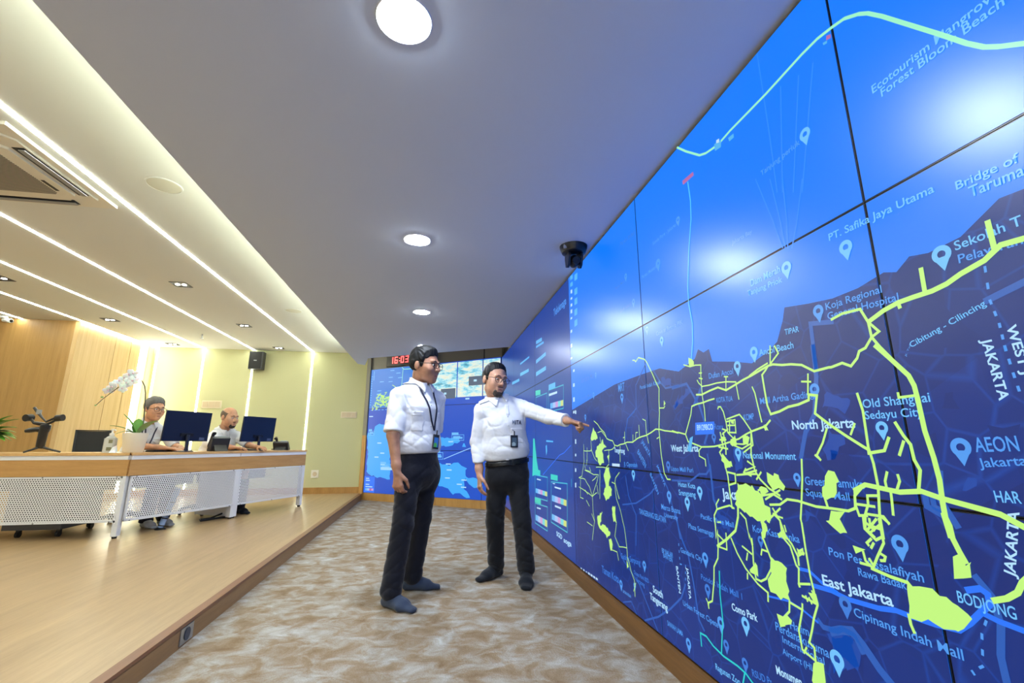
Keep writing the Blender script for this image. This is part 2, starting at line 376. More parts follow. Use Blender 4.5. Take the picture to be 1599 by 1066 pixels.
# ------------------------------------------------------------ digital clock
def seg7(mb, ch, x, z, w, h, t_, M):
    on = {'0': 'abcdef', '1': 'bc', '2': 'abged', '3': 'abgcd', '6': 'afgedc'}[ch]
    sg = dict(a=(0, w, h-t_, h), g=(0, w, h/2-t_/2, h/2+t_/2), d=(0, w, 0, t_), f=(0, t_, h/2, h), e=(0, t_, 0, h/2), b=(w-t_, w, h/2, h), c=(w-t_, w, 0, h/2))
    for k in on: a = sg[k]; mb.box(x+a[0], x+a[1], .034, .037, z+a[2], z+a[3], M)
t = thing('digital_clock', 'black wall clock with red digits above the far display wall', 'clock', bp(.95, 2.47, 0))
obj('case', MB().box(.47, 1.62, -.02, .033, 2.43, 2.66, M4), M_black, t)
M_red = emis('red clock led', (255, 40, 50), 2.6); x = .56
for ch in '16:03:2':
    dg = MB()
    if ch == ':':
        for zz in (.035, .085):
            dg = MB(); dg.box(x+.0, x+.017, .034, .037, 2.478+zz, 2.495+zz, M4); obj('colon_dot', dg, M_red, t)
        x += .04
    else: seg7(dg, ch, x, 2.478, .075, .125, .017, M4); obj('digit', dg, M_red, t, 'red led digit '+ch); x += .112
# traced map data, millimetres on the wall: (y, z)
ROUTES=[(17,[(585,1384),(632,1388),(668,1391),(700,1371),(746,1359),(776,1347),(808,1341),(852,1340),(887,1338),(926,1329),(971,1311)]),(18,[(679,1448),(679,1390)]),(18,[(821,1400),(823,1344)]),(16,[(887,1338),(885,1325)]),(13,[(1078,1347),(1042,1354),(987,1351),(971,1311),(969,1270),(952,1241),(930,1209)]),(12,[(967,1306),(947,1280),(969,1270)]),(13,[(969,1270),(991,1246),(1010,1241),(1019,1224),(1041,1206),(1066,1219),(1103,1213),(1111,1214),(1163,1211),(1206,1237),(1324,1259),(1346,1258),(1434,1237),(1527,1216),(1583,1202),(1632,1219),(1746,1202),(1786,1206)]),(17,[(963,1246),(934,1210),(895,1159),(887,1134),(885,1104),(883,1030),(875,970),(872,923),(875,870),(875,832),(872,801),(878,853),(870,828),(869,802),(861,778),(853,758)]),(11,[(928,1121),(928,1110),(890,1111)]),(13,[(1036,1131),(1028,1085),(1030,992),(1023,952),(1021,895),(1030,825),(1030,772)]),(14,[(1380,1232),(1373,1127),(1362,1097),(1198,1129),(1195,1145),(1166,1139),(1182,1088),(1135,1052),(1042,992),(1031,986),(1031,977),(988,984),(971,1015)]),(11,[(1058,1053),(1075,1025)]),(14,[(948,1051),(934,1020),(921,999),(919,964),(910,941),(922,896)]),(13,[(936,1006),(952,974)]),(12,[(991,932),(1000,910),(999,891)]),(12,[(965,927),(963,913),(974,891)]),(17,[(1090,880),(1056,897),(1022,893),(968,887),(916,894),(876,883),(826,874),(771,864),(739,847),(684,820)]),(12,[(990,889),(991,868),(994,832)]),(12,[(1090,880),(1094,843),(1088,817),(1065,820)]),(12,[(1094,845),(1040,845)]),(12,[(1025,873),(1055,870),(1057,848),(1069,824),(1020,824),(1009,809)]),(12,[(1070,820),(1076,788),(1054,770)]),(12,[(1041,815),(1071,784)]),(10,[(1034,803),(1068,776)]),(10,[(1348,1267),(1444,1238)]),(9,[(1520,1226),(1635,1237),(1741,1236)]),(10,[(1336,1262),(1326,1322)]),(10,[(1336,1262),(1294,1291),(1306,1318)]),(12,[(1346,1258),(1361,1245),(1380,1232)]),(10,[(1187,1206),(1198,1145)]),(10,[(1215,1187),(1181,1182)]),(12,[(1149,1042),(1197,968),(1186,955)]),(11,[(1203,968),(1186,955)]),(10,[(1436,1197),(1426,1175),(1409,1074)]),(12,[(1467,1043),(1393,1059),(1368,1077)]),(14,[(1392,1062),(1395,1047)]),(9,[(1865,1349),(1815,1332),(1733,1326),(1742,1232),(1738,1093)]),(9,[(1752,1294),(1732,1292)]),(9,[(1755,1273),(1732,1267)]),(9,[(1770,1266),(1761,1253),(1737,1235)]),(9,[(1583,1206),(1575,1254)]),(9,[(1586,1255),(1564,1252)]),(9,[(1521,1222),(1514,1161)]),(11,[(1663,1177),(1828,1160),(1841,1125),(1897,1042),(2011,1061),(1956,1049),(2011,1057),(2083,1063),(2169,1073),(2223,1057),(2279,1044),(2384,1030),(2448,1010),(2525,1010),(2667,988),(2711,994),(2705,987),(2737,1019),(2834,1034),(2869,1072),(2946,1104),(2986,1130),(3056,1156)]),(11,[(1897,1042),(1880,1010),(1781,988),(1651,996),(1583,1009),(1497,1034),(1467,1043)]),(9,[(1781,988),(1803,973),(1804,951),(1763,938),(1763,912)]),(10,[(1646,1135),(1641,1143),(1627,1142),(1613,1122),(1603,1083),(1599,1043),(1561,1015)]),(10,[(1596,1093),(1520,1106),(1499,1085),(1467,1046),(1466,996),(1518,971)]),(10,[(1603,1083),(1549,1088),(1551,1041),(1599,1043)]),(10,[(1594,1069),(1552,1068)]),(10,[(1580,1089),(1588,1042)]),(10,[(1596,1056),(1633,1037)]),(10,[(1630,1057),(1598,1049)]),(10,[(1559,1028),(1584,1002),(1513,999),(1489,1027)]),(10,[(1574,996),(1526,983),(1474,1002)]),(10,[(1497,1034),(1513,999)]),(12,[(1645,1044),(1635,989),(1661,968),(1639,935),(1625,882),(1623,830),(1618,767)]),(12,[(1626,1043),(1619,989),(1623,962)]),(12,[(1653,1016),(1614,1016)]),(12,[(1664,989),(1609,982)]),(12,[(1623,896),(1581,892),(1582,860),(1620,850)]),(12,[(1467,1046),(1481,965),(1471,910),(1449,882),(1411,856),(1366,838)]),(12,[(1531,895),(1462,911)]),(12,[(1518,914),(1530,901),(1493,891)]),(12,[(1572,889),(1464,899)]),(12,[(1504,940),(1469,923),(1519,908)]),(12,[(1467,881),(1441,906)]),(12,[(1465,845),(1428,854),(1450,829)]),(12,[(1450,829),(1397,840),(1360,827)]),(12,[(1434,819),(1363,855)]),(12,[(1428,757),(1372,798)]),(13,[(1416,804),(1370,810),(1336,830),(1292,830),(1226,822),(1119,824),(1096,834),(1092,866),(1064,892)]),(12,[(1256,954),(1277,836),(1291,778),(1287,724),(1289,769),(1287,693),(1283,623),(1276,579),(1269,549),(1320,433),(1303,426),(1305,381)]),(14,[(1190,849),(1185,827)]),(12,[(1607,768),(1632,775),(1714,751),(1736,725),(1738,641),(1724,671),(1726,626),(1738,568),(1769,530),(1779,472),(1802,398),(1833,382),(1830,364)]),(10,[(1714,751),(1717,768),(1696,790)]),(9,[(1843,395),(1828,377)]),(9,[(1719,703),(1697,706)]),(12,[(1573,757),(1547,740),(1539,678),(1537,691),(1526,654),(1531,598),(1526,550)]),(17,[(1579,801),(1589,741),(1612,690),(1669,650),(1734,613)]),(11,[(1734,613),(1675,612)]),(11,[(1691,642),(1726,658)]),(11,[(1671,671),(1675,612)]),(11,[(1582,643),(1535,627)]),(11,[(1557,625),(1566,601)]),(11,[(1487,635),(1480,653),(1455,652)]),(11,[(1569,556),(1572,538)]),(11,[(1319,676),(1295,681)]),(11,[(1328,533),(1331,516)]),(11,[(1526,679),(1525,660)]),(12,[(1642,658),(1615,613),(1576,571),(1520,536),(1474,522),(1478,495)]),(12,[(1405,794),(1379,759),(1363,719)]),(13,[(1468,742),(1446,729),(1469,693),(1451,653),(1441,632)]),(12,[(1444,603),(1475,564),(1502,549),(1526,550)]),(12,[(1380,525),(1386,494),(1415,467)]),(12,[(1381,522),(1331,516),(1356,452),(1351,403),(1303,391)]),(12,[(1406,778),(1379,761),(1377,730),(1340,697),(1321,666),(1322,642)]),(12,[(1379,714),(1348,690),(1333,639),(1324,632),(1332,587),(1288,598)]),(14,[(1332,587),(1330,580)]),(12,[(1324,556),(1269,549)]),(10,[(1310,560),(1306,547)]),(10,[(1298,559),(1291,545)]),(10,[(1284,581),(1277,569)]),(12,[(1315,682),(1300,690),(1299,676)]),(11,[(1346,396),(1333,415)]),(12,[(1390,717),(1369,731)]),(10,[(1388,772),(1366,770)]),(10,[(1362,748),(1358,731)]),(14,[(1076,692),(1029,685),(989,683)]),(13,[(998,611),(997,591),(992,576)]),(12,[(1077,814),(1078,786),(1051,764),(1032,775),(1033,817)]),(12,[(1032,775),(1031,761),(1073,692)]),(12,[(1074,747),(1078,752),(1064,764)]),(12,[(1068,742),(1059,755)]),(12,[(1048,735),(1033,729),(1037,719),(1047,717)]),(12,[(1093,728),(1090,707),(1073,694)]),(12,[(1078,714),(1070,701)]),(12,[(1106,698),(1081,698)]),(12,[(1073,803),(1051,787)]),(12,[(1060,813),(1060,797),(1037,793)]),(12,[(1024,822),(1009,811)]),(19,[(815,696),(791,707),(771,723),(760,743),(741,764)]),(8,[(2992,1075),(2921,1083),(2834,1038)]),(8,[(3132,1022),(3124,955),(3295,952)]),(8,[(3290,996),(3293,878),(3355,768),(3427,753)]),(8,[(3235,890),(3240,848)]),(8,[(3216,975),(3227,880)]),(8,[(2883,958),(2743,969),(2705,987)]),(8,[(2804,968),(2815,885)]),(8,[(3047,847),(2870,851),(2816,876)]),(8,[(3427,753),(3290,752),(3198,708),(3144,648),(3052,682)]),(8,[(3393,744),(3406,615),(3338,612)]),(8,[(3434,687),(3144,648)]),(8,[(3283,815),(3097,795),(3010,800),(3044,750),(3144,648)]),(8,[(3144,648),(3140,546),(3117,492),(3176,362)]),(8,[(3172,532),(3117,492)]),(8,[(3272,463),(3165,455)]),(8,[(2979,831),(3000,649)]),(8,[(3272,609),(3213,576)]),(8,[(3280,847),(3266,816),(3171,811)]),(8,[(3183,841),(3156,812)]),(8,[(3132,753),(3040,789)]),(8,[(3046,730),(3025,675)]),(8,[(3298,678),(3236,653)]),(8,[(2549,1069),(2558,1001)]),(8,[(2575,1035),(2553,1039)]),(8,[(2440,1050),(2446,1009)]),(8,[(2408,1029),(2400,1061),(2377,1062)]),(8,[(2357,1100),(2357,1036)]),(8,[(2308,1130),(2274,1120),(2274,1058),(2256,1004)]),(8,[(2625,988),(2637,896)]),(8,[(2547,1005),(2512,963)]),(8,[(2656,835),(2717,801),(2732,774),(2695,708),(2676,685)]),(8,[(2780,770),(2733,765),(2721,680),(2663,611),(2621,527),(2603,431),(2602,365)]),(8,[(2739,537),(2772,460),(2711,413),(2603,429)]),(8,[(2830,372),(2749,377),(2732,335)]),(8,[(3138,965),(3070,906),(3028,887)]),(8,[(2953,1045),(2933,986)]),(8,[(2835,922),(2813,895)]),(8,[(2695,708),(2680,684)]),(11,[(2387,1463),(2362,1459),(2349,1448),(2312,1465),(2240,1442),(2215,1419),(2135,1309),(2105,1271),(2114,1214),(2119,1148),(2136,1065),(2134,1019),(2130,947),(2113,863),(2088,837),(2060,838)]),(9,[(2115,1174),(2072,1171),(2061,1179)]),(8,[(2164,1026),(2140,1033)]),(8,[(2591,376),(2563,320),(2525,282),(2528,202)]),(8,[(2541,224),(2509,273)])]
TOPR=[(16,[(1764,2391),(1695,2321),(1599,2235),(1555,2215),(1475,2197),(1393,2203),(1194,2201),(1032,2208),(973,2206),(924,2195),(884,2183),(844,2155),(821,2132),(789,2087),(756,2035),(682,1919),(640,1851),(614,1815),(592,1794),(558,1767),(516,1731)])]
CYAN=[(9,[(1704,2169),(1697,2069),(1706,1985),(1746,1847),(1779,1687),(1783,1612),(1769,1516),(1779,1437),(1800,1365)])]
BLOBS=[[(1640,962),(1606,936),(1598,917),(1632,908),(1654,941)],[(1577,857),(1489,861),(1466,839),(1436,807),(1411,782),(1428,757),(1473,745),(1553,763),(1594,782)],[(1407,902),(1358,905),(1357,889),(1336,873),(1347,856),(1395,852),(1415,879)],[(1168,927),(1146,923),(1132,905),(1150,889),(1150,855),(1196,848),(1194,875),(1182,891)],[(1179,823),(1136,822),(1144,795),(1129,770),(1175,764),(1193,783),(1182,794)],[(1472,751),(1441,733),(1460,692),(1474,690)],[(1817,1369),(1793,1364),(1785,1329),(1823,1331)],[(1579,1096),(1553,1094),(1556,1075),(1577,1075)],[(1519,1025),(1484,1027),(1484,1002),(1518,996)],[(1586,1019),(1560,1019),(1559,996),(1590,999)],[(1640,1030),(1612,1029),(1617,1009),(1643,1009)],[(1627,935),(1595,936),(1595,917),(1625,914)],[(1401,1062),(1384,1061),(1388,1045),(1404,1047)],[(1463,851),(1427,860),(1420,849),(1450,829)],[(1391,716),(1367,721),(1361,711),(1397,704)],[(1435,768),(1412,776),(1423,741),(1435,742)],[(1462,732),(1442,727),(1461,691),(1472,695)],[(1522,600),(1506,598),(1511,565),(1536,569)],[(1442,637),(1394,632),(1377,624),(1380,525),(1421,520),(1465,525),(1467,560),(1444,603)],[(1441,466),(1415,470),(1382,476),(1388,462),(1418,449),(1412,444),(1438,440)],[(1308,380),(1279,394),(1271,374),(1281,336),(1323,317),(1322,352)],[(1402,715),(1377,725),(1372,713),(1388,705)],[(1548,577),(1528,593),(1532,568),(1550,566)],[(1316,684),(1302,690),(1299,677),(1317,671)],[(1296,568),(1274,570),(1269,549),(1287,548)],[(989,683),(938,679),(906,675),(900,666),(899,655),(892,667),(881,670),(870,655),(867,641),(893,614),(904,618),(924,613),(994,609),(993,653)],[(872,768),(866,771),(858,766),(850,757),(839,761),(843,748),(840,731),(858,720),(875,725),(872,747)],[(1120,735),(1096,740),(1091,730),(1118,720)],[(3128,1058),(3076,1108),(3035,1076),(2997,1036),(3132,1022)],[(3017,986),(2945,1001),(2900,1034),(2891,996),(2840,987),(2923,958),(2913,929),(2905,882),(2975,860),(3013,897),(3053,926)],[(2870,851),(2818,858),(2800,804),(2832,748),(2786,725),(2802,688),(2894,647),(2929,684),(2883,744),(2915,797)],[(2798,627),(2750,633),(2748,557),(2727,543),(2785,542)],[(3070,527),(3012,545),(2968,579),(2987,530),(3019,488),(2913,496),(2842,464),(2908,430),(2958,444),(3048,474)],[(2872,424),(2822,433),(2814,401),(2831,363),(2854,367)],[(2612,362),(2586,334),(2617,322)],[(2835,922),(2804,927),(2813,899)],[(2067,1201),(2046,1185),(2067,1175)]]
GREENR=[(9,[(1737,522),(1746,439),(1744,350),(1772,227)]),(10,[(1907,201),(1908,248),(1866,251),(1823,233),(1760,223),(1680,224),(1635,219),(1603,204),(1562,195)]),(10,[(1640,220),(1660,171)])]
BLUER=[(18,[(1281,597),(1214,601),(1160,595),(1073,601),(1031,610),(994,609),(944,610),(893,616),(868,638),(842,667),(824,687),(824,705),(836,712),(861,702)]),(16,[(840,665),(814,659),(776,656),(754,650)]),(14,[(1327,631),(1284,634),(1245,614),(1196,602)]),(9,[(1476,511),(1384,524),(1331,516),(1278,500)]),(9,[(4562,704),(3950,905),(3810,927),(3613,989)])]
ROADS=[(22,[(1234,492),(1200,508),(1164,518),(1136,495),(1100,456),(1075,437)]),(14,[(1276,507),(1261,494),(1215,500),(1196,513),(1160,509),(1142,476)]),(16,[(1156,1286),(1159,1194),(1185,1085),(1228,1034),(1259,959)]),(14,[(713,1288),(648,1305)]),(14,[(1077,1340),(1152,1354),(1155,1244),(1155,1209)]),(14,[(840,733),(818,704),(812,654),(824,594),(823,549)]),(14,[(869,939),(878,877),(855,828)]),(8,[(2045,835),(1892,843),(1818,877),(1766,880),(1737,903),(1747,959)]),(16,[(1741,1236),(1814,1162)]),(12,[(1982,1256),(1856,1262),(1773,1159),(1727,1046),(1759,1003)]),(12,[(1735,917),(1732,786),(1712,761)]),(12,[(2035,690),(2012,590)]),(8,[(2183,895),(2094,796),(2033,658),(1984,566)]),(8,[(2636,656),(2452,686),(2284,749),(2197,801)]),(10,[(2002,592),(1956,534),(1931,429),(1911,296),(1879,267)]),(9,[(2427,120),(2274,187),(2147,262),(2041,339),(1998,405)]),(8,[(2775,448),(2668,352),(2468,278),(2358,183),(2290,122)]),(7,[(2698,123),(2584,161),(2522,118)]),(8,[(2572,819),(2545,715),(2460,623),(2482,467)]),(7,[(2559,996),(2508,1140),(2403,1176)]),(8,[(2238,1415),(2369,1318),(2380,1192),(2494,1145),(2536,1076)]),(9,[(2157,1371),(2096,1304),(2044,1264),(1923,1263)]),(6,[(3513,625),(3532,258)]),(14,[(910,885),(911,862),(883,848)]),(12,[(895,883),(895,863),(878,856)]),(5,[(1295,1929),(1240,1731),(1217,1629)]),(5,[(1230,1888),(1210,1716),(1206,1624)]),(5,[(1178,1855),(1185,1703),(1196,1619)]),(5,[(1103,1809),(1147,1683),(1180,1612)]),(5,[(1209,2382),(1205,2035),(1207,1826)]),(5,[(1130,2174),(1185,1813)]),(5,[(1057,2150),(1143,1788)]),(5,[(1001,2144),(1110,1768)])]
DASH=[[(702,1358),(707,1287),(701,1236),(701,1164)],[(701,1190),(698,1135),(694,1082)],[(837,652),(850,624),(860,562),(883,544),(872,527)],[(2029,564),(2031,479),(1985,484),(1998,405)]]
PLATE=[(1814,1089),(1678,1088),(1686,1039),(1822,1038)]
PINS=[(1068,1905,60,0.7),(1811,2001,51,0.6),(2024,1864,57,0.6),(1213,1518,61,0.75),(1118,1348,55,0.6),(2193,1563,50,0.6),(2047,1469,53,0.65),(1408,1278,59,0.75),(1504,1244,58,0.7),(998,1494,60,0.7),(774,1377,60,0.65),(817,954,59,0.6),(985,1008,48,0.75),(1552,935,51,0.7),(1172,1124,52,0.5),(1691,999,42,0.4),(1285,870,43,0.5),(1825,769,58,0.65),(1929,712,61,0.65),(991,726,61,0.6),(1174,542,57,0.45),(1228,382,67,0.7),(1610,342,63,0.75),(1759,295,62,0.55),(1827,510,60,0.5),(1829,396,56,0.45),(2009,133,59,0.6),(1483,655,39,0.4),(2394,352,57,0.5),(2715,172,62,0.5),(2527,228,42,0.5),(2465,798,61,0.65),(2084,723,61,0.55),(2072,866,55,0.45),(2987,1438,48,0.5),(3045,1301,53,0.5),(2564,1231,63,0.55),(3235,1157,56,0.6),(2416,1943,54,0.5),(2334,1758,54,0.5),(2026,1858,69,0.5),(1737,237,49,0.35),(1635,219,48,0.35)]
COAST=[(4549,1867),(3561,1267),(2665,1361),(2306,1368),(2090,1369),(1914,1326),(1776,1361),(1746,1397),(1709,1375),(1669,1382),(1654,1327),(1521,1303),(1425,1280),(1348,1304),(1294,1330),(1258,1394),(1244,1433),(1151,1417),(1065,1406),(984,1409),(909,1425),(878,1414),(842,1440),(800,1431),(732,1439),(653,1486),(613,1484),(520,1497)]
PATCH=[(1,[(1124,1143),(1054,1116),(1082,1084),(1155,1109)]),(1,[(1150,1037),(1094,1021),(1141,952),(1174,971)]),(1,[(1263,802),(1237,798),(1275,770)]),(1,[(1576,989),(1518,971),(1538,907),(1574,905)]),(1,[(820,938),(801,936),(818,898),(827,908)]),(2,[(823,1106),(805,1104),(811,1074),(832,1075)]),(2,[(756,1033),(714,1035),(716,1011),(758,1008)]),(2,[(911,1010),(868,1025),(871,970),(913,977)]),(1,[(1995,1169),(1893,1217),(1858,1246),(1833,1219),(1981,1151)]),(1,[(2083,1321),(1983,1302),(1993,1267),(2070,1279)]),(1,[(1979,1157),(1955,1200),(1930,1219),(1936,1180)]),(1,[(1252,480),(1166,507),(1165,431),(1226,439)]),(1,[(1236,477),(1181,505),(1147,484),(1165,436),(1253,384)]),(2,[(1268,1216),(1227,1198),(1276,1170),(1318,1199)]),(1,[(1729,746),(1647,720),(1654,676),(1713,704)]),(2,[(1143,992),(1089,973),(1071,927),(1125,896),(1155,927)]),(2,[(839,1347),(775,1280),(792,1207),(885,1235)]),(2,[(909,798),(878,787),(886,716),(917,720)])]
UIQ=[('c',[(3497,2383),(3427,2374),(3431,2339),(3500,2348)]),('c',[(3502,2323),(3433,2316),(3436,2281),(3506,2289)]),('w',[(3508,2261),(3439,2255),(3442,2220),(3512,2227)]),('w',[(3514,2203),(3444,2197),(3448,2162),(3517,2169)]),('w',[(3519,2146),(3450,2141),(3453,2107),(3522,2112)]),('w',[(3524,2092),(3455,2089),(3458,2054),(3528,2058)]),('w',[(3530,2034),(3460,2032),(3464,1997),(3533,2001)]),('w',[(3540,1925),(3471,1924),(3474,1890),(3543,1891)]),('w',[(3552,1804),(3482,1806),(3485,1772),(3555,1771)]),('w',[(3561,1700),(3492,1703),(3495,1669),(3565,1667)]),('c',[(3380,2353),(3305,2345),(3311,2291),(3385,2300)]),('c',[(3392,2233),(3317,2227),(3323,2174),(3397,2180)]),('c',[(3400,2150),(3326,2146),(3331,2094),(3405,2098)]),('c',[(3409,2061),(3334,2059),(3340,2007),(3414,2010)]),('c',[(3418,1973),(3343,1972),(3348,1920),(3423,1921)]),('w',[(3503,1595),(3437,1592),(3440,1553),(3507,1554)]),('w',[(3514,1479),(3448,1478),(3452,1440),(3518,1439)]),('w',[(3525,1364),(3459,1365),(3463,1327),(3529,1324)]),('w',[(3535,1265),(3469,1267),(3473,1229),(3539,1225)]),('w',[(3480,1265),(3434,1260),(3438,1221),(3484,1226)]),('w',[(3502,1039),(3457,1037),(3461,999),(3506,1001)]),('w',[(3512,936),(3467,936),(3471,897),(3516,898)]),('w',[(3523,822),(3478,823),(3482,785),(3527,785)]),('w',[(3535,710),(3490,712),(3493,674),(3538,673)]),('line',[(4247,660),(3736,685)]),('line',[(3736,685),(3767,307)]),('line',[(3767,307),(4273,308)]),('line',[(4273,308),(4247,660)]),('g',[(4258,729),(4022,731),(4026,684),(4262,680)]),('b1',[(4229,547),(4129,548),(4133,497),(4233,494)]),('b2',[(4129,548),(4033,549),(4037,499),(4133,497)]),('b3',[(4033,549),(3941,551),(3945,502),(4037,499)]),('b4',[(3941,551),(3853,552),(3858,504),(3945,502)]),('b5',[(3853,552),(3770,553),(3774,506),(3858,504)]),('b1',[(4241,383),(4141,385),(4145,336),(4245,334)]),('b2',[(4141,385),(4046,386),(4050,338),(4145,336)]),('b3',[(4046,386),(3955,387),(3959,339),(4050,338)]),('b4',[(3955,387),(3868,388),(3872,341),(3959,339)]),('b5',[(3868,388),(3784,389),(3789,343),(3872,341)]),('line',[(4909,679),(4384,690)]),('line',[(4384,690),(4399,475)]),('line',[(4399,475),(4920,453)]),('line',[(4920,453),(4909,679)]),('g',[(4920,743),(4674,738),(4677,688),(4923,684)]),('b1',[(4887,547),(4783,549),(4785,504),(4890,502)]),('b2',[(4783,549),(4682,551),(4685,507),(4785,504)]),('b3',[(4682,551),(4586,553),(4589,510),(4685,507)]),('b4',[(4586,553),(4493,554),(4496,512),(4589,510)]),('b5',[(4493,554),(4405,556),(4407,515),(4496,512)]),('line',[(4923,393),(4402,421)]),('line',[(4402,421),(4417,206)]),('line',[(4417,206),(4933,198)]),('line',[(4933,198),(4923,393)]),('g',[(4935,452),(4664,463),(4668,412),(4937,400)]),('b1',[(4901,284),(4797,287),(4800,230),(4904,228)]),('b2',[(4797,287),(4698,290),(4701,232),(4800,230)]),('b3',[(4698,290),(4602,293),(4606,234),(4701,232)]),('b4',[(4602,293),(4510,295),(4514,236),(4606,234)]),('b5',[(4510,295),(4422,298),(4426,238),(4514,236)]),('line',[(4279,1508),(3774,1497)]),('line',[(3774,1497),(3792,1298)]),('line',[(3792,1298),(4293,1301)]),('line',[(4293,1301),(4279,1508)]),('c',[(4275,1560),(4032,1555),(4036,1505),(4279,1508)]),('b1',[(4227,1377),(4132,1375),(4136,1325),(4230,1326)]),('b2',[(4132,1375),(4042,1374),(4045,1324),(4136,1325)]),('b3',[(4042,1374),(3955,1373),(3959,1323),(4045,1324)]),('b4',[(3955,1373),(3871,1371),(3875,1322),(3959,1323)]),('b5',[(3871,1371),(3791,1370),(3795,1321),(3875,1322)]),('line',[(4831,1492),(4350,1489)]),('line',[(4350,1489),(4362,1315)]),('line',[(4362,1315),(4838,1347)]),('line',[(4838,1347),(4831,1492)]),('g',[(4844,1566),(4619,1552),(4622,1500),(4847,1511)]),('c',[(4790,2111),(4523,2090),(4525,2052),(4792,2074)]),('c',[(4793,2054),(4448,2034),(4449,2010),(4794,2030)]),('c',[(4801,1898),(4366,1905),(4368,1868),(4803,1858)]),('c',[(4808,1765),(4368,1762),(4371,1722),(4810,1720)]),('c',[(5706,2020),(5153,2011),(5154,1989),(5706,1997)]),('c',[(5708,1891),(5189,1866),(5190,1830),(5709,1849)]),('c',[(6306,1853),(5771,1830),(5771,1794),(6306,1814)]),('w',[(4194,654),(4117,657),(4118,649),(4195,647)]),('w',[(4129,630),(3926,633),(3927,620),(4130,617)]),('w',[(4131,472),(3939,476),(3940,461),(4133,456)]),('w',[(4826,650),(4660,651),(4660,640),(4827,638)]),('w',[(4842,366),(4676,375),(4677,362),(4842,352)]),('w',[(4268,1472),(3978,1466),(3980,1446),(4269,1449)]),('g',[(4986,1058),(4919,1057),(4830,839),(4742,708),(5042,658)]),('c',[(4407,1037),(4150,1028),(4151,1015),(4408,1020)]),('c',[(4434,980),(4386,994),(4379,931),(4417,888)]),('line',[(3618,728),(3624,671)]),('w',[(3458,127),(3415,129),(3416,116),(3459,114)]),('w',[(3399,129),(3358,131),(3359,118),(3401,117)]),('w',[(3343,132),(3303,133),(3304,120),(3345,119)]),('w',[(3289,134),(3250,135),(3251,123),(3290,121)]),('w',[(3236,136),(3198,137),(3200,125),(3237,123)]),('w',[(3185,138),(3148,139),(3150,127),(3186,126)]),('w',[(3135,140),(3100,141),(3101,129),(3137,128)]),('c',[(1495,2215),(1450,2204),(1455,2174),(1493,2182)]),('w',[(1479,2222),(1460,2217),(1463,2201),(1481,2209)]),('c',[(1408,2181),(1375,2177),(1376,2160),(1404,2162)]),('c',[(958,2175),(943,2169),(945,2161),(957,2166)]),('p',[(1745,2199),(1656,2191),(1654,2172),(1741,2177)]),('p',[(943,2185),(929,2177),(931,2166),(946,2172)]),('c',[(1863,1026),(1837,1033),(1866,965),(1893,972)]),('w',[(2761,883),(2645,885),(2647,868),(2763,867)])]
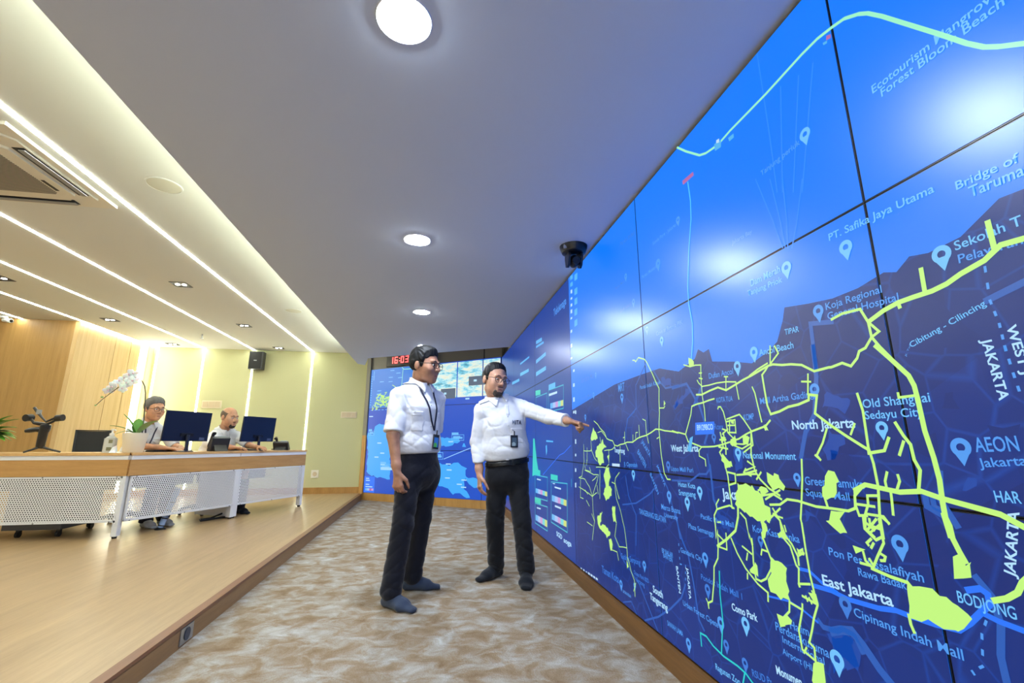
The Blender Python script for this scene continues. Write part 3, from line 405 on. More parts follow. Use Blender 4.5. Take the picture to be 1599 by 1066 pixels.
LABELS=[('Ecotourism Mangrov',849, 1903, 584, 1900, 0.75), ('Forest Bloom Beach',829, 1876, 567, 1872, 0.75), ('Bridge of',719, 1544, 608, 1541, 0.8), ('Taruma',699, 1514, 606, 1510, 0.8), ('PT. Safika Jaya Utama',1045, 1574, 760, 1564, 0.7), ('Sekolah T',746, 1413, 627, 1416, 0.65), ('Pelayaran',745, 1383, 634, 1379, 0.6), ('Koja Regional',1091, 1379, 921, 1376, 0.55), ('General Hospital',1090, 1350, 884, 1343, 0.55), ('Jl. Tol',893, 1204, 877, 1229, 0.6), ('Cibitung - Cilincing',877, 1223, 714, 1279, 0.65), ('JAKARTA',737, 1211, 730, 1084, 0.85), ('WEST J',691, 1228, 685, 1130, 0.85), ('AEON',790, 984, 716, 987, 0.6), ('Jakarta',789, 953, 709, 961, 0.6), ('Old Shanghai',1026, 1092, 858, 1094, 0.7), ('Sedayu City',1025, 1063, 880, 1063, 0.7), ('HAR',774, 887, 732, 889, 0.8), ('JAKARTA',771, 748, 740, 872, 0.85), ('North Jakarta',1277, 1045, 1058, 1043, 1), ('East Jakarta',1240, 610, 1033, 617, 1), ('West Jakarta',2034, 966, 1806, 969, 1), ('Jakarta',1673, 796, 1508, 805, 1), ('National Monument',1526, 950, 1278, 952, 0.75), ('Ancol Beach',1382, 1299, 1228, 1295, 0.75), ('Dufan Ancol',1686, 1261, 1531, 1258, 0.6), ('KOTA TUA',1650, 1160, 1550, 1158, 0.6), ('Mall Artha Gading',1406, 1134, 1178, 1136, 0.5), ('Green Pramuka',1255, 881, 1060, 886, 0.55), ('Square Mall',1258, 849, 1109, 851, 0.5), ('KOMP',1499, 1083, 1445, 1085, 0.5), ('Roxy',1682, 1057, 1624, 1055, 0.4), ('TIPAR',1256, 1344, 1198, 1341, 0.7), ('Dam Merah',1383, 1553, 1239, 1554, 0.75), ('Tanjung Priok',1405, 1524, 1237, 1518, 0.75), ('Jakarta Bay',1457, 1749, 1344, 1743, 0.5), ('Cove at Batavia PIK',2097, 1538, 1846, 1536, 0.5), ('Tanjung periuk',1267, 1923, 1090, 1926, 0.6), ('Sunda Port - Jakarta',2066, 2021, 1830, 2014, 0.5), ('Pantai Mutiara',2212, 1887, 2042, 1886, 0.5), ('Pantai Indah',2469, 2195, 2260, 2179, 0.4), ('Pantai Maju',2581, 1946, 2434, 1949, 0.4), ('Golf Island',2523, 1780, 2362, 1786, 0.4), ('Teluknaga',4047, 2181, 3631, 2183, 0.5), ('Bandara Mas',3295, 1451, 3020, 1454, 0.45), ('Kampung Melayu',3322, 1321, 3059, 1331, 0.45), ('MRT',2611, 1308, 2518, 1308, 0.5), ('Pantai Indah Kapuk',2318, 1290, 2087, 1292, 0.6), ('Tangerang',2721, 951, 2565, 948, 0.9), ('Jl. Cipondoh',2586, 876, 2407, 876, 0.5), ('JAKARTA',2343, 1009, 2258, 933, 0.6), ('BANTEN',2400, 953, 2317, 875, 0.6), ('BANTEN',2267, 847, 2196, 755, 0.5), ('JAKARTA',2186, 895, 2122, 799, 0.5), ('Lippo Mall Puri',2047, 879, 1861, 881, 0.5), ('Hutan Kota',1993, 813, 1855, 815, 0.7), ('Srengseng',1994, 776, 1858, 779, 0.7), ('Mercu Buana',2167, 693, 1993, 694, 0.6), ('University',2143, 661, 2019, 665, 0.6), ('Pacific Place Mall',1833, 700, 1619, 699, 0.5), ('Plaza Semanggi',1934, 646, 1753, 644, 0.5), ('Kota Kasablanka',1516, 704, 1307, 707, 0.5), ('Gandaria City',2017, 532, 1848, 529, 0.5), ('Pondok Indah Mall 1',1869, 460, 1613, 459, 0.45), ('Urban Forest Cipete',2029, 314, 1777, 312, 0.6), ('Como Park',1679, 406, 1542, 412, 0.85), ('Halim',1391, 445, 1317, 450, 0.6), ('Perdanakusuma',1457, 418, 1253, 419, 0.55), ('International',1432, 392, 1273, 394, 0.55), ('Airport (HLP)',1438, 358, 1297, 358, 0.55), ('Ragunan Zoo',1819, 155, 1672, 165, 0.75), ('RSUD Ps',1599, 226, 1503, 239, 0.4), ('Monumen',1476, 286, 1370, 296, 0.9), ('JAKARTA',1980, 478, 1975, 354, 0.85), ('BANTEN',2068, 462, 2058, 354, 0.85), ('South',2312, 286, 2213, 285, 0.95), ('Tangerang',2350, 244, 2174, 242, 0.95), ('Pon Pes Assalafiyah',1204, 696, 948, 693, 0.6), ('Rawa Badak',1118, 665, 992, 666, 0.6), ('Cipinang Indah Mall',1150, 559, 894, 558, 0.5), ('BODJONG',883, 673, 782, 672, 0.75), ('Ocean Park BSD',2529, 314, 2354, 313, 0.45), ('Serpong',2500, 284, 2404, 281, 0.45), ('Taman Kota',3017, 200, 2745, 208, 0.45), ('BATAN INDAH',2691, 175, 2582, 177, 0.5), ('BP BALAR',2191, 493, 2088, 492, 0.6), ('BANTEN',2181, 474, 2097, 471, 0.6), ('SAWAH LAMA',2186, 181, 2049, 182, 0.6), ('SGD',4102, 224, 3929, 223, 0.9), ('soga',3881, 214, 3667, 220, 0.9), ('TANGERANG SELATAN',2418, 637, 2132, 635, 0.6), ('Gading Serpong',2696, 355, 2440, 376, 0.4), ('B9129BCO',1803, 1057, 1690, 1057, 1.2)]
ISL=[[(1.66,0.666),(1.784,0.668),(1.958,0.658),(2.11,0.708),(2.212,0.663),(2.329,0.625),(2.315,0.519),(2.286,0.4),(2.289,0.269),(2.405,0.171),(2.292,0.165),(2.208,0.226),(2.059,0.206),(1.955,0.268),(1.798,0.328),(1.638,0.376)],[(2.316,0.473),(2.511,0.447),(2.639,0.413),(2.64,0.31),(2.418,0.327),(2.334,0.415)],[(1.64,1.086),(1.818,1.099),(2.148,1.091),(2.184,1.049),(2.015,0.974),(1.842,0.959),(1.683,0.931)],[(2.236,1.001),(2.278,0.994),(2.296,0.947),(2.245,0.954)],[(0.26,1.316),(0.353,1.358),(0.486,1.338),(0.637,1.205),(0.676,0.694),(0.699,0.395),(0.4,0.402),(0.106,0.486),(0.106,0.876),(0.062,1.212),(0.188,1.175)]]
FLINES=[(1.859,0.752,2.122,0.844),(2.122,0.844,2.387,0.934),(2.387,0.934,2.598,0.935)]
FTEXT=[(1.927,0.569,0.1,0.018),(1.897,0.439,0.1,0.018),(2.227,0.417,0.1,0.018),(2.138,0.348,0.1,0.018),(2.222,0.305,0.1,0.018),(1.944,1.029,0.1,0.018),(1.906,0.664,0.1,0.018),(0.335,1.008,0.1,0.018),(0.422,0.827,0.1,0.018),(0.286,0.756,0.1,0.018),(0.449,0.648,0.1,0.018),(0.451,0.623,0.1,0.018),(0.084,1.499,0.1,0.018),(0.456,0.5429999999999999,0.28,0.045)]
FBOX=[(2.009,1.056,0.25,0.098),(1.704,0.745,0.138,0.116),(0.096,1.157,0.154,0.081),(0.444,0.561,0.243,0.087)]
# ============================================================ video walls
def screen_mat(name, build):
    m = mat(name, (2, 3, 6), .30, spec=.45); k = NT(m); col = build(k)
    if col is not None: k.l(col, k.b.inputs['Emission Color'])
    k.b.inputs['Emission Strength'].default_value = .95
    return m
def flat_emit(name, rgb, s=1.0, rough=.30):
    m = mat(name, (3, 3, 5), rough, spec=.45, emit=rgb, es=s*.95); return m
SEA = (14, 120, 250); LAND = (24, 62, 152)
def wall_uv(k):
    """picture coordinates on the long wall: (y, z) in metres"""
    g = k.n('ShaderNodeNewGeometry'); sx = k.n('ShaderNodeSeparateXYZ'); k.l(g.outputs['Position'], sx.inputs[0])
    cb = k.n('ShaderNodeCombineXYZ'); k.l(sx.outputs[1], cb.inputs[0]); k.l(sx.outputs[2], cb.inputs[1]); return cb.outputs[0]
def land_build(k):
    uv = wall_uv(k)
    v1 = k.n('ShaderNodeTexVoronoi', feature='DISTANCE_TO_EDGE', i_Scale=9.); k.l(uv, v1.inputs['Vector'])
    v2 = k.n('ShaderNodeTexVoronoi', feature='F1', i_Scale=4.5); k.l(uv, v2.inputs['Vector'])
    r1 = k.ramp([(.0, (16, 64, 158)), (.035, (11, 46, 130))]); k.l(v1.outputs['Distance'], r1.inputs[0])
    sp = k.n('ShaderNodeSeparateColor'); k.l(v2.outputs['Color'], sp.inputs[0])
    r2 = k.ramp([(0., (225, 225, 232)), (.5, (240, 240, 240)), (1., (255, 255, 255))]); k.l(sp.outputs[0], r2.inputs[0])
    mx = k.n('ShaderNodeMix', data_type='RGBA', blend_type='MULTIPLY'); mx.inputs[0].default_value = 1.
    k.l(r1.outputs[0], mx.inputs[6]); k.l(r2.outputs[0], mx.inputs[7]); return mx.outputs[2]
M_sea = flat_emit('lit map sea', SEA, 1.05)
M_land = screen_mat('lit map land', land_build)
M_dash_bg = flat_emit('lit dashboard blue', (18, 64, 160), .85)
M_bez = mat('black screen bezel', (7, 8, 12), .35)
M_yel = flat_emit('lit yellow green route', (192, 244, 126), 1.0)
M_topr = flat_emit('lit pale cyan green route', (160, 246, 200), .95)
M_cyl = flat_emit('lit cyan route', (96, 212, 250), .9)
M_grn = flat_emit('lit turquoise route', (36, 214, 214), .9)
M_blu = flat_emit('lit bright blue route', (36, 116, 250), 1.)
M_rd = flat_emit('lit dim blue road', (44, 104, 206), .75)
M_pt1 = flat_emit('lit lighter land patch', (22, 76, 178), .85); M_pt2 = flat_emit('lit darker land patch', (12, 46, 130), .85)
M_tx = [flat_emit('lit map text %d' % i, c, 1.) for i, c in enumerate([(58, 122, 214), (78, 152, 236), (110, 190, 250), (176, 222, 255)])]
def txm(b): return M_tx[0 if b < .5 else 1 if b < .62 else 2 if b < .85 else 3]
XS = DW
def wp(y, z, e): return (XS-e, y/1000., z/1000.)
RW = .70
def ribbon(mb, pts, w, e, P=wp):
    """flat band following a line on the wall; w in mm"""
    q = [Vector(p) for p in pts]; q = [q[0]]+[b for a, b in zip(q, q[1:]) if (b-a).length > .5]
    if len(q) < 2: return
    L = []; R = []
    for i, p in enumerate(q):
        d0 = (q[i]-q[i-1]).normalized() if i else None; d1 = (q[i+1]-q[i]).normalized() if i < len(q)-1 else None
        d = ((d0 or d1)+(d1 or d0)); d = d.normalized() if d.length > .2 else (d1 or d0)
        n = Vector((-d.y, d.x)); k = 1/max(.55, n.dot(Vector((-(d1 or d0).y, (d1 or d0).x))))
        if i == 0: p = p-d*w*.3
        if i == len(q)-1: p = p+d*w*.3
        L.append(p+n*w*.5*k); R.append(p-n*w*.5*k)
    n = len(L); mb.add([P(*p, e) for p in L]+[P(*p, e) for p in R], [(i, i+1, n+i+1, n+i) for i in range(n-1)])
def face_room(o):
    for p in o.data.polygons:
        if p.normal.x > 0: p.flip()
    o.data.update()
def flat(name, mb, m, parent, label=None):
    o = obj(name, mb, m, parent, label, recalc=False); face_room(o); return o
def jag(ps, amp, seed=1):
    """rough blocky outline, as the traced areas show"""
    r = random.Random(seed); out = []
    for a, b in zip(ps, ps[1:]+ps[:1]):
        d = math.hypot(b[0]-a[0], b[1]-a[1]); n = max(1, int(d/15))
        for i in range(n):
            t = i/n; out.append((a[0]+(b[0]-a[0])*t+r.uniform(-amp, amp), a[1]+(b[1]-a[1])*t+r.uniform(-amp, amp)))
    return out
vw = thing('video_wall', 'long wall of tiled screens showing a blue city map, along the right side', 'video wall', (DW, 2.5, 0))
RZ = [.113, .861, 1.629, 2.392]
CY_ = [-1.711, -.393, .925, 2.243, 3.561, 4.879, 6.197, 7.318]
for c_ in range(7):
    for r_ in range(3):
        y0, y1, z0, z1 = CY_[c_], CY_[c_+1], RZ[r_], RZ[r_+1]
        p = obj('display_panel', MB().box(DW+.0015, DW+.10, y0+.001, y1-.001, z0+.001, z1-.001), M_bez, vw)
        m = M_sea if c_ < 4 else M_dash_bg
        flat('screen', MB().quad(*[(DW, a, b) for a, b in ((y0+.004, z0+.004), (y1-.004, z0+.004), (y1-.004, z1-.004), (y0+.004, z1-.004))]), m, p)
obj('back_frame', MB().box(DW+.10, DW+.12, CY_[0], 7.33, .11, 2.40), M_black, vw)
# land, kept clear of the dark joints between panels: cut per panel
def clip(poly, ax_, v, keep):
    out = []
    for a, b in zip(poly, poly[1:]+poly[:1]):
        ia, ib = (a[ax_]-v)*keep >= 0, (b[ax_]-v)*keep >= 0
        if ia: out.append(a)
        if ia != ib:
            t = (v-a[ax_])/(b[ax_]-a[ax_]); q = [a[0]+(b[0]-a[0])*t, a[1]+(b[1]-a[1])*t]; q[ax_] = v; out.append(tuple(q))
    return out
def tiles(poly, mb, e, cols=range(1, 7)):
    for c_ in cols:
        for r_ in range(3):
            q = clip(clip(clip(clip(poly, 0, CY_[c_]*1000+4, 1), 0, CY_[c_+1]*1000-4, -1), 1, RZ[r_]*1000+4, 1), 1, RZ[r_+1]*1000-4, -1)
            if len(q) >= 3: mb.add([wp(a, b, e) for a, b in q], [tuple(range(len(q)))])
cst = [(3557, 1267)]+COAST[2:]
lm = MB()
xs = [p[0] for p in cst]
for a, b in zip(cst, cst[1:]+[(-400, 1560)]):
    tiles([a, b, (b[0], 110), (a[0], 110)], lm, .0006, range(1, 4))
flat('map_land', lm, M_land, vw)
for k, (kind, ps) in enumerate(PATCH):
    q = MB(); tiles(jag(ps, 8, k), q, .0009, range(1, 4)); 
    if q.f: flat('map_area', q, M_pt1 if kind == 1 else M_pt2, vw)
rd = MB(); wk = MB()
for w_, ps in ROADS: ribbon(wk if ps[0][1] > 1700 and w_ < 7 else rd, ps, w_, .0012)
flat('minor_roads', rd, M_rd, vw)
flat('ship_tracks', wk, flat_emit('lit faint ship track', (48, 136, 250), 1.), vw, 'faint pale lines across the sea')
ds = MB()
for ps in DASH:
    for a, b in zip(ps, ps[1:]):
        d = math.hypot(b[0]-a[0], b[1]-a[1]); n = max(1, int(d/24))
        for i in range(n):
            t0, t1 = i/n, (i+.3)/n
            ribbon(ds, [(a[0]+(b[0]-a[0])*t0, a[1]+(b[1]-a[1])*t0), (a[0]+(b[0]-a[0])*t1, a[1]+(b[1]-a[1])*t1)], 5, .0013)
flat('district_border', ds, M_tx[1], vw)
for w_, ps in BLUER:
    q = MB(); ribbon(q, ps, w_*.7, .0015); flat('highway_line', q, M_blu, vw, 'bright blue road line')
for w_, ps in CYAN+GREENR:
    q = MB(); ribbon(q, ps, w_*.7, .0019); flat('route_line', q, M_cyl if ps[0][1] > 1500 else M_grn, vw, 'cyan route line')
for w_, ps in TOPR:
    q = MB(); ribbon(q, ps, w_*.62, .0019); flat('route_line', q, M_topr, vw, 'pale green line across the sea')
# yellow network: the long lines one by one, the short branches as one
br = MB()
for i, (w_, ps) in enumerate(ROUTES):
    le = sum(math.hypot(b[0]-a[0], b[1]-a[1]) for a, b in zip(ps, ps[1:]))
    rr = random.Random(i); qs = []
    for a, b in zip(ps, ps[1:]):
        n = max(1, int(math.hypot(b[0]-a[0], b[1]-a[1])/40))
        qs += [(a[0]+(b[0]-a[0])*j/n+(rr.uniform(-3, 3) if j else 0), a[1]+(b[1]-a[1])*j/n+(rr.uniform(-3, 3) if j else 0)) for j in range(n)]
    qs.append(ps[-1])
    if le > 300: q = MB(); ribbon(q, qs, w_*(RW if w_ > 15 else .58), .0021+i*4e-6); flat('route_line', q, M_yel, vw)
    else: ribbon(br, qs, w_*.58, .0021+i*4e-6)
flat('route_branches', br, M_yel, vw)
for i, ps in enumerate(BLOBS):
    q = MB(); j = jag(ps, 7, i); q.add([wp(a, b, .0026+i*2e-6) for a, b in j], [tuple(range(len(j)))]); flat('route_area', q, M_yel, vw)
# place names
def text_mesh(s, size=1., bold=0.):
    cu = bpy.data.curves.new('lettering', 'FONT'); cu.body = s; cu.size = size; cu.resolution_u = 3; cu.offset = bold
    o = bpy.data.objects.new('lettering', cu); C.objects.link(o)
    me = bpy.data.meshes.new_from_object(o.evaluated_get(bpy.context.evaluated_depsgraph_get()))
    bpy.data.objects.remove(o); bpy.data.curves.remove(cu); return me
def text_on(s, P, ex, ey, width, m, parent, name, height=None, bold=0.):
    """lettering with its baseline from P along ex, upright along ey"""
    me = text_mesh(s, 1., bold); vs = np.empty(len(me.vertices)*3, np.float32); me.vertices.foreach_get('co', vs); vs = vs.reshape(-1, 3)
    x0, x1 = vs[:, 0].min(), vs[:, 0].max(); k = width/(x1-x0); kh = k if height is None else height/.69
    off = rootoff(parent); P = Vector(P)-off
    W = np.array(P)[None]+(vs[:, :1]-x0)*k*np.array(ex)[None]+vs[:, 1:2]*kh*np.array(ey)[None]
    me.vertices.foreach_set('co', W.astype(np.float32).ravel()); me.update()
    return link(name, me, m, parent)
for (s, y0, z0, y1, z1, b) in LABELS:
    d = Vector((0, (y1-y0)/1000, (z1-z0)/1000)); L_ = d.length; d.normalize(); n = Vector((-1, 0, 0)); u_ = n.cross(d)
    h = .036 if s in ('SGD', 'soga') else min((1.55 if abs(d.y) > abs(d.z) else .95)*L_/max(3, len(s)), .085)
    text_on(s, wp(y0, z0, .0017), d, u_, L_, txm(b), vw, 'place_name', height=h, bold=.022 if b > .8 else .012)
# pins
for (y, z, h, b) in PINS:
    q = MB(); h = max(40, h); r_ = h*.34; cy, cz = y, z+h-r_; n = 18
    ring = []
    for i in range(n+1):
        a = math.radians(-50+280*i/n); ring.append((cy+r_*math.cos(a), cz+r_*math.sin(a)))
    inner = [(cy+r_*.42*math.cos(math.radians(-50+280*i/n)), cz+r_*.42*math.sin(math.radians(-50+280*i/n))) for i in range(n+1)]
    vs = [wp(a, c2, .0016) for a, c2 in ring+inner]+[wp(y, z, .0016)]; m_ = n+1
    q.add(vs, [(i, i+1, m_+i+1, m_+i) for i in range(n)]+[(0, m_, 2*m_)[::-1], (n, 2*m_, m_+n), (m_, m_+n, 2*m_)])
    flat('map_pin', q, txm(b), vw)
q = MB(); q.add([wp(a, b, .00165) for a, b in PLATE], [(0, 1, 2, 3)]); flat('vehicle_tag', q, M_blu, vw)
# dashboard pieces on the far columns
UC = dict(w=(200, 232, 255), c=(90, 186, 246), g=(60, 214, 190), line=(70, 190, 210), b1=(110, 190, 250), b2=(170, 200, 250), b3=(210, 160, 220), b4=(120, 220, 230), b5=(214, 226, 130), p=(190, 110, 170))
UM = {k: flat_emit('lit dashboard colour '+k, c, .9) for k, c in UC.items()}
um = {}
for i, (c_, ps) in enumerate(UIQ):
    q = um.setdefault(c_, MB())
    if len(ps) == 2: ribbon(q, ps, 9, .0024)
    else:
        if c_ == 'w' and len(ps) == 4 and max(p[1] for p in ps)-min(p[1] for p in ps) < 120 and 3300 < ps[0][0] < 3700:
            cy, cz = sum(p[0] for p in ps)/4, sum(p[1] for p in ps)/4; ps = [(cy+(a-cy)*.62, cz+(b-cz)*(.5+.2*(i % 3))) for a, b in ps]
        q.add([wp(a, b, .0022+i*5e-6) for a, b in ps], [tuple(range(len(ps)))])
UN = dict(w='icon_marks', c='header_tabs', g='card_tabs', line='card_frames', p='sea_markers')
for c_, q in um.items(): flat(UN.get(c_, 'value_bars'), q, UM[c_], vw)

# ------------------------------------------------------------ far display wall, set at an angle
vf = thing('video_wall', 'angled far wall of screens with camera pictures above a blue sea map, behind the standing men', 'video wall', bp(1.45, 0))
def far_build(k): return None
M_deep = flat_emit('lit deep blue sea', (32, 82, 198), 1.0); M_isl = flat_emit('lit light blue islands', (66, 170, 255), 1.)
M_mini = flat_emit('lit small map blue', (58, 130, 224), .95)
def photo_build(k):
    tc = k.n('ShaderNodeNewGeometry'); mp = k.n('ShaderNodeMapping'); mp.inputs['Scale'].default_value = (1.3, 1.3, 4); k.l(tc.outputs['Position'], mp.inputs[0])
    n1 = k.n('ShaderNodeTexNoise', i_Scale=3., i_Detail=7., i_Roughness=.7, i_Distortion=.25); k.l(mp.outputs[0], n1.inputs[0])
    r = k.ramp([(.3, (70, 110, 130)), (.42, (110, 200, 226)), (.5, (196, 236, 240)), (.58, (244, 240, 214)), (.68, (150, 214, 230)), (.8, (236, 250, 255))]); k.l(n1.outputs[0], r.inputs[0]); return r.outputs[0]
M_photo = screen_mat('lit camera pictures', photo_build)
FR = [.128, .889, 1.655, 2.41]; FC = [.06, 1.342, 2.615, LB-.01]
def fq(mb, s0, s1, z0, z1, e): mb.add([tuple(bp(s, z, e)) for s, z in ((s0, z0), (s1, z0), (s1, z1), (s0, z1))], [(0, 1, 2, 3)])
def fpoly(mb, ps, e): mb.add([tuple(bp(s, z, e)) for s, z in ps], [tuple(range(len(ps)))])
def ff(name, mb, m, label=None): return obj(name, mb, m, vf, label, recalc=False)
for c_ in range(3):
    for r_ in range(3):
        p = obj('display_panel', MB().box(FC[c_]+.001, FC[c_+1]-.001, -.1, -.0015, FR[r_]+.001, FR[r_+1]-.001, M4), M_bez, vf)
        q = MB(); fq(q, FC[c_]+.004, FC[c_+1]-.004, FR[r_]+.004, FR[r_+1]-.004, 0); obj('screen', q, (M_mini if c_ == 0 else M_deep) if r_ == 2 else M_deep, p, recalc=False)
obj('back_frame', MB().box(.06, LB-.01, -.13, -.1, .12, 2.42, M4), M_black, vf)
# camera pictures, top right
for s0, s1, z0, z1 in ((1.35, 2.08, 1.78, 2.39), (2.10, 2.60, 1.78, 2.39), (2.62, LB-.02, 1.78, 2.39)):
    q = MB(); fq(q, s0, s1, z0, z1, .0006); ff('camera_picture', q, M_photo)
M_gbox = flat_emit('lit grey box', (84, 100, 124), .9)
for s0, s1, z0, z1 in ((2.33, LB-.05, 1.965, 2.12), (1.75, 2.06, 1.765, 1.94)):
    q = MB(); fq(q, s0, s1, z0, z1, .0012); ff('caption_box', q, M_gbox)
q = MB()
for s0, s1, z0, z1 in ((2.43, 2.49, 2.03, 2.065), (1.82, 1.87, 1.84, 1.875), (2.27, 2.35, 1.735, 1.76)): fq(q, s0, s1, z0, z1, .0018)
ff('caption_text', q, M_tx[3])
# islands
r9 = random.Random(5)
def island(ps, amp=.02):
    out = []
    for a, b in zip(ps, ps[1:]+ps[:1]):
        n = max(1, int(math.hypot(b[0]-a[0], b[1]-a[1])/.05))
        for i in range(n): t = i/n; out.append((a[0]+(b[0]-a[0])*t+r9.uniform(-amp, amp), a[1]+(b[1]-a[1])*t+r9.uniform(-amp, amp)))
    q = MB(); fpoly(q, out, .0006); ff('map_island', q, M_isl)
for ps in ISL: island(ps)
M_fl = flat_emit('lit pale line', (150, 205, 255), 1.)
q = MB()
for s0, z0, s1, z1 in FLINES:
    d = Vector((s1-s0, z1-z0)); n = Vector((-d.y, d.x)).normalized()*.006
    fpoly(q, [(s0+n.x, z0+n.y), (s1+n.x, z1+n.y), (s1-n.x, z1-n.y), (s0-n.x, z0-n.y)], .0012)
ff('sea_route_line', q, M_fl)
q = MB()
for s, z, w_, h_ in FTEXT: fq(q, s, s+w_, z, z+h_, .0013)
ff('map_captions', q, M_tx[3])
q = MB()
for s, z, w_, h_ in FBOX:
    for a in ((0, w_, 0, .008), (0, w_, h_-.008, h_), (0, .008, 0, h_), (w_-.008, w_, 0, h_)): fq(q, s+a[0], s+a[1], z+a[2], z+a[3], .0016)
    fq(q, s, s+w_*.55, z+h_, z+h_+.035, .0016); fq(q, s+.03, s+w_-.03, z+.03, z+.06, .0016); fq(q, s+.03, s+w_*.7, z+h_*.55, z+h_*.55+.02, .0016)
ff('callout_boxes', q, M_tx[2])
q = MB(); fq(q, .07, .33, .14, .42, .0009); ff('legend_panel', q, M_blu)
for k, c_ in enumerate(('b1', 'b2', 'p', 'b3')):
    q = MB(); fq(q, .11+.05*k, .16+.05*k, .17, .21, .0014); ff('legend_colour', q, UM[c_])
q = MB()
for z_, w_ in ((.23, .17), (.27, .09), (.34, .1), (.375, .08)): fq(q, .11, .11+w_, z_, z_+.016, .0014)
ff('legend_text', q, M_tx[3])
# small map on the top left screen: toolbar, names, route cluster
q = MB()
for k in range(13): fq(q, .085, .105, 1.72+k*.045, 1.74+k*.045, .0010)
for k in range(6): fq(q, .13, .15, 2.2+k*.03, 2.22+k*.03, .0010)
for k in range(5): fq(q, .12+.09*k, .17+.09*k, 1.62, 1.632, .0010)
for s, z in ((.52, 2.22), (.75, 2.2), (.7, 2.29), (.52, 2.14), (.25, 1.98), (.24, 1.92), (.24, 1.85), (.55, 2.35), (.3, 2.15)): fq(q, s, s+.1, z, z+.014, .0010)
ff('map_captions', q, M_tx[2])
q = MB(); rm = random.Random(11)
def fline(q, ps, w_, e):
    for a, b in zip(ps, ps[1:]):
        d = Vector((b[0]-a[0], b[1]-a[1])); n = Vector((-d.y, d.x)).normalized()*w_/2
        fpoly(q, [(a[0]+n.x, a[1]+n.y), (b[0]+n.x, b[1]+n.y), (b[0]-n.x, b[1]-n.y), (a[0]-n.x, a[1]-n.y)], e)
for k in range(46):
    s, z = .36+rm.gauss(0, .1), 1.78+rm.gauss(0, .07)
    if s > .1 and z > 1.67: fline(q, [(s, z), (s+rm.uniform(-.07, .07), z+rm.uniform(-.06, .06)), (s+rm.uniform(-.1, .1), z+rm.uniform(-.08, .08))], .012, .0011)
fline(q, [(.45, 1.83), (.62, 1.86), (.75, 1.9), (.8, 1.87), (1.2, 1.9), (1.3, 1.95)], .014, .0011); fline(q, [(.76, 1.9), (.73, 2.02), (.62, 2.08)], .012, .0011)
fline(q, [(.48, 1.8), (.52, 1.68), (.58, 1.63)], .014, .0011)
ff('route_cluster', q, M_yel)
q = MB(); fline(q, [(.83, 2.4), (.88, 2.36), (1.25, 2.35), (1.33, 2.4)], .012, .0012); fline(q, [(.86, 2.36), (.85, 2.1), (.83, 1.98)], .01, .0012); ff('route_line', q, M_topr)
# ============================================================ control desks
def perf_mat():
    m = mat('perforated white sheet steel', (226, 228, 230), .45); k = NT(m); t = k.t
    tc = k.n('ShaderNodeTexCoord'); sx = k.n('ShaderNodeSeparateXYZ'); k.l(tc.outputs['Object'], sx.inputs[0]); p = .0215
    ds_ = []
    for ou, ov in ((0, 0), (.5, .5)):
        u = k.math('SUBTRACT', k.math('FRACT', k.math('ADD', k.math('MULTIPLY', sx.outputs[0], 1/p), ou)), .5)
        v = k.math('MULTIPLY', k.math('SUBTRACT', k.math('FRACT', k.math('ADD', k.math('MULTIPLY', sx.outputs[2], 1/(p*1.732)), ov)), .5), 1.732)
        ds_.append(k.math('SQRT', k.math('ADD', k.math('MULTIPLY', u, u), k.math('MULTIPLY', v, v))))
    d = k.math('MINIMUM', ds_[0], ds_[1]); hole = k.math('LESS_THAN', d, .30)
    tr = k.n('ShaderNodeBsdfTransparent'); mx = k.n('ShaderNodeMixShader'); out = t.nodes['Material Output']
    k.l(hole, mx.inputs[0]); k.l(k.b.outputs[0], mx.inputs[1]); k.l(tr.outputs[0], mx.inputs[2]); k.l(mx.outputs[0], out.inputs[0]); return m
M_perf = perf_mat()
M_wh = mat('white powder coat', (222, 224, 228), .4)
M_top = wood('light oak desk top', (188, 146, 92), (214, 176, 122), (3, 3, 9), .35)
M_band = wood('oak desk front', (168, 126, 74), (194, 150, 94), (1.2, 1.2, 14), .4)
M_pedd = mat('charcoal board', (60, 60, 64), .6)
M_foot = mat('black rubber foot', (20, 20, 22), .6)
def frame_mat(o, d): # local x along d, y to the back, z up
    d = Vector((d[0], d[1], 0)).normalized(); b = Vector((-d.y, d.x, 0)); return Matrix(((d.x, b.x, 0, o[0]), (d.y, b.y, 0, o[1]), (0, 0, 1, o[2]), (0, 0, 0, 1)))
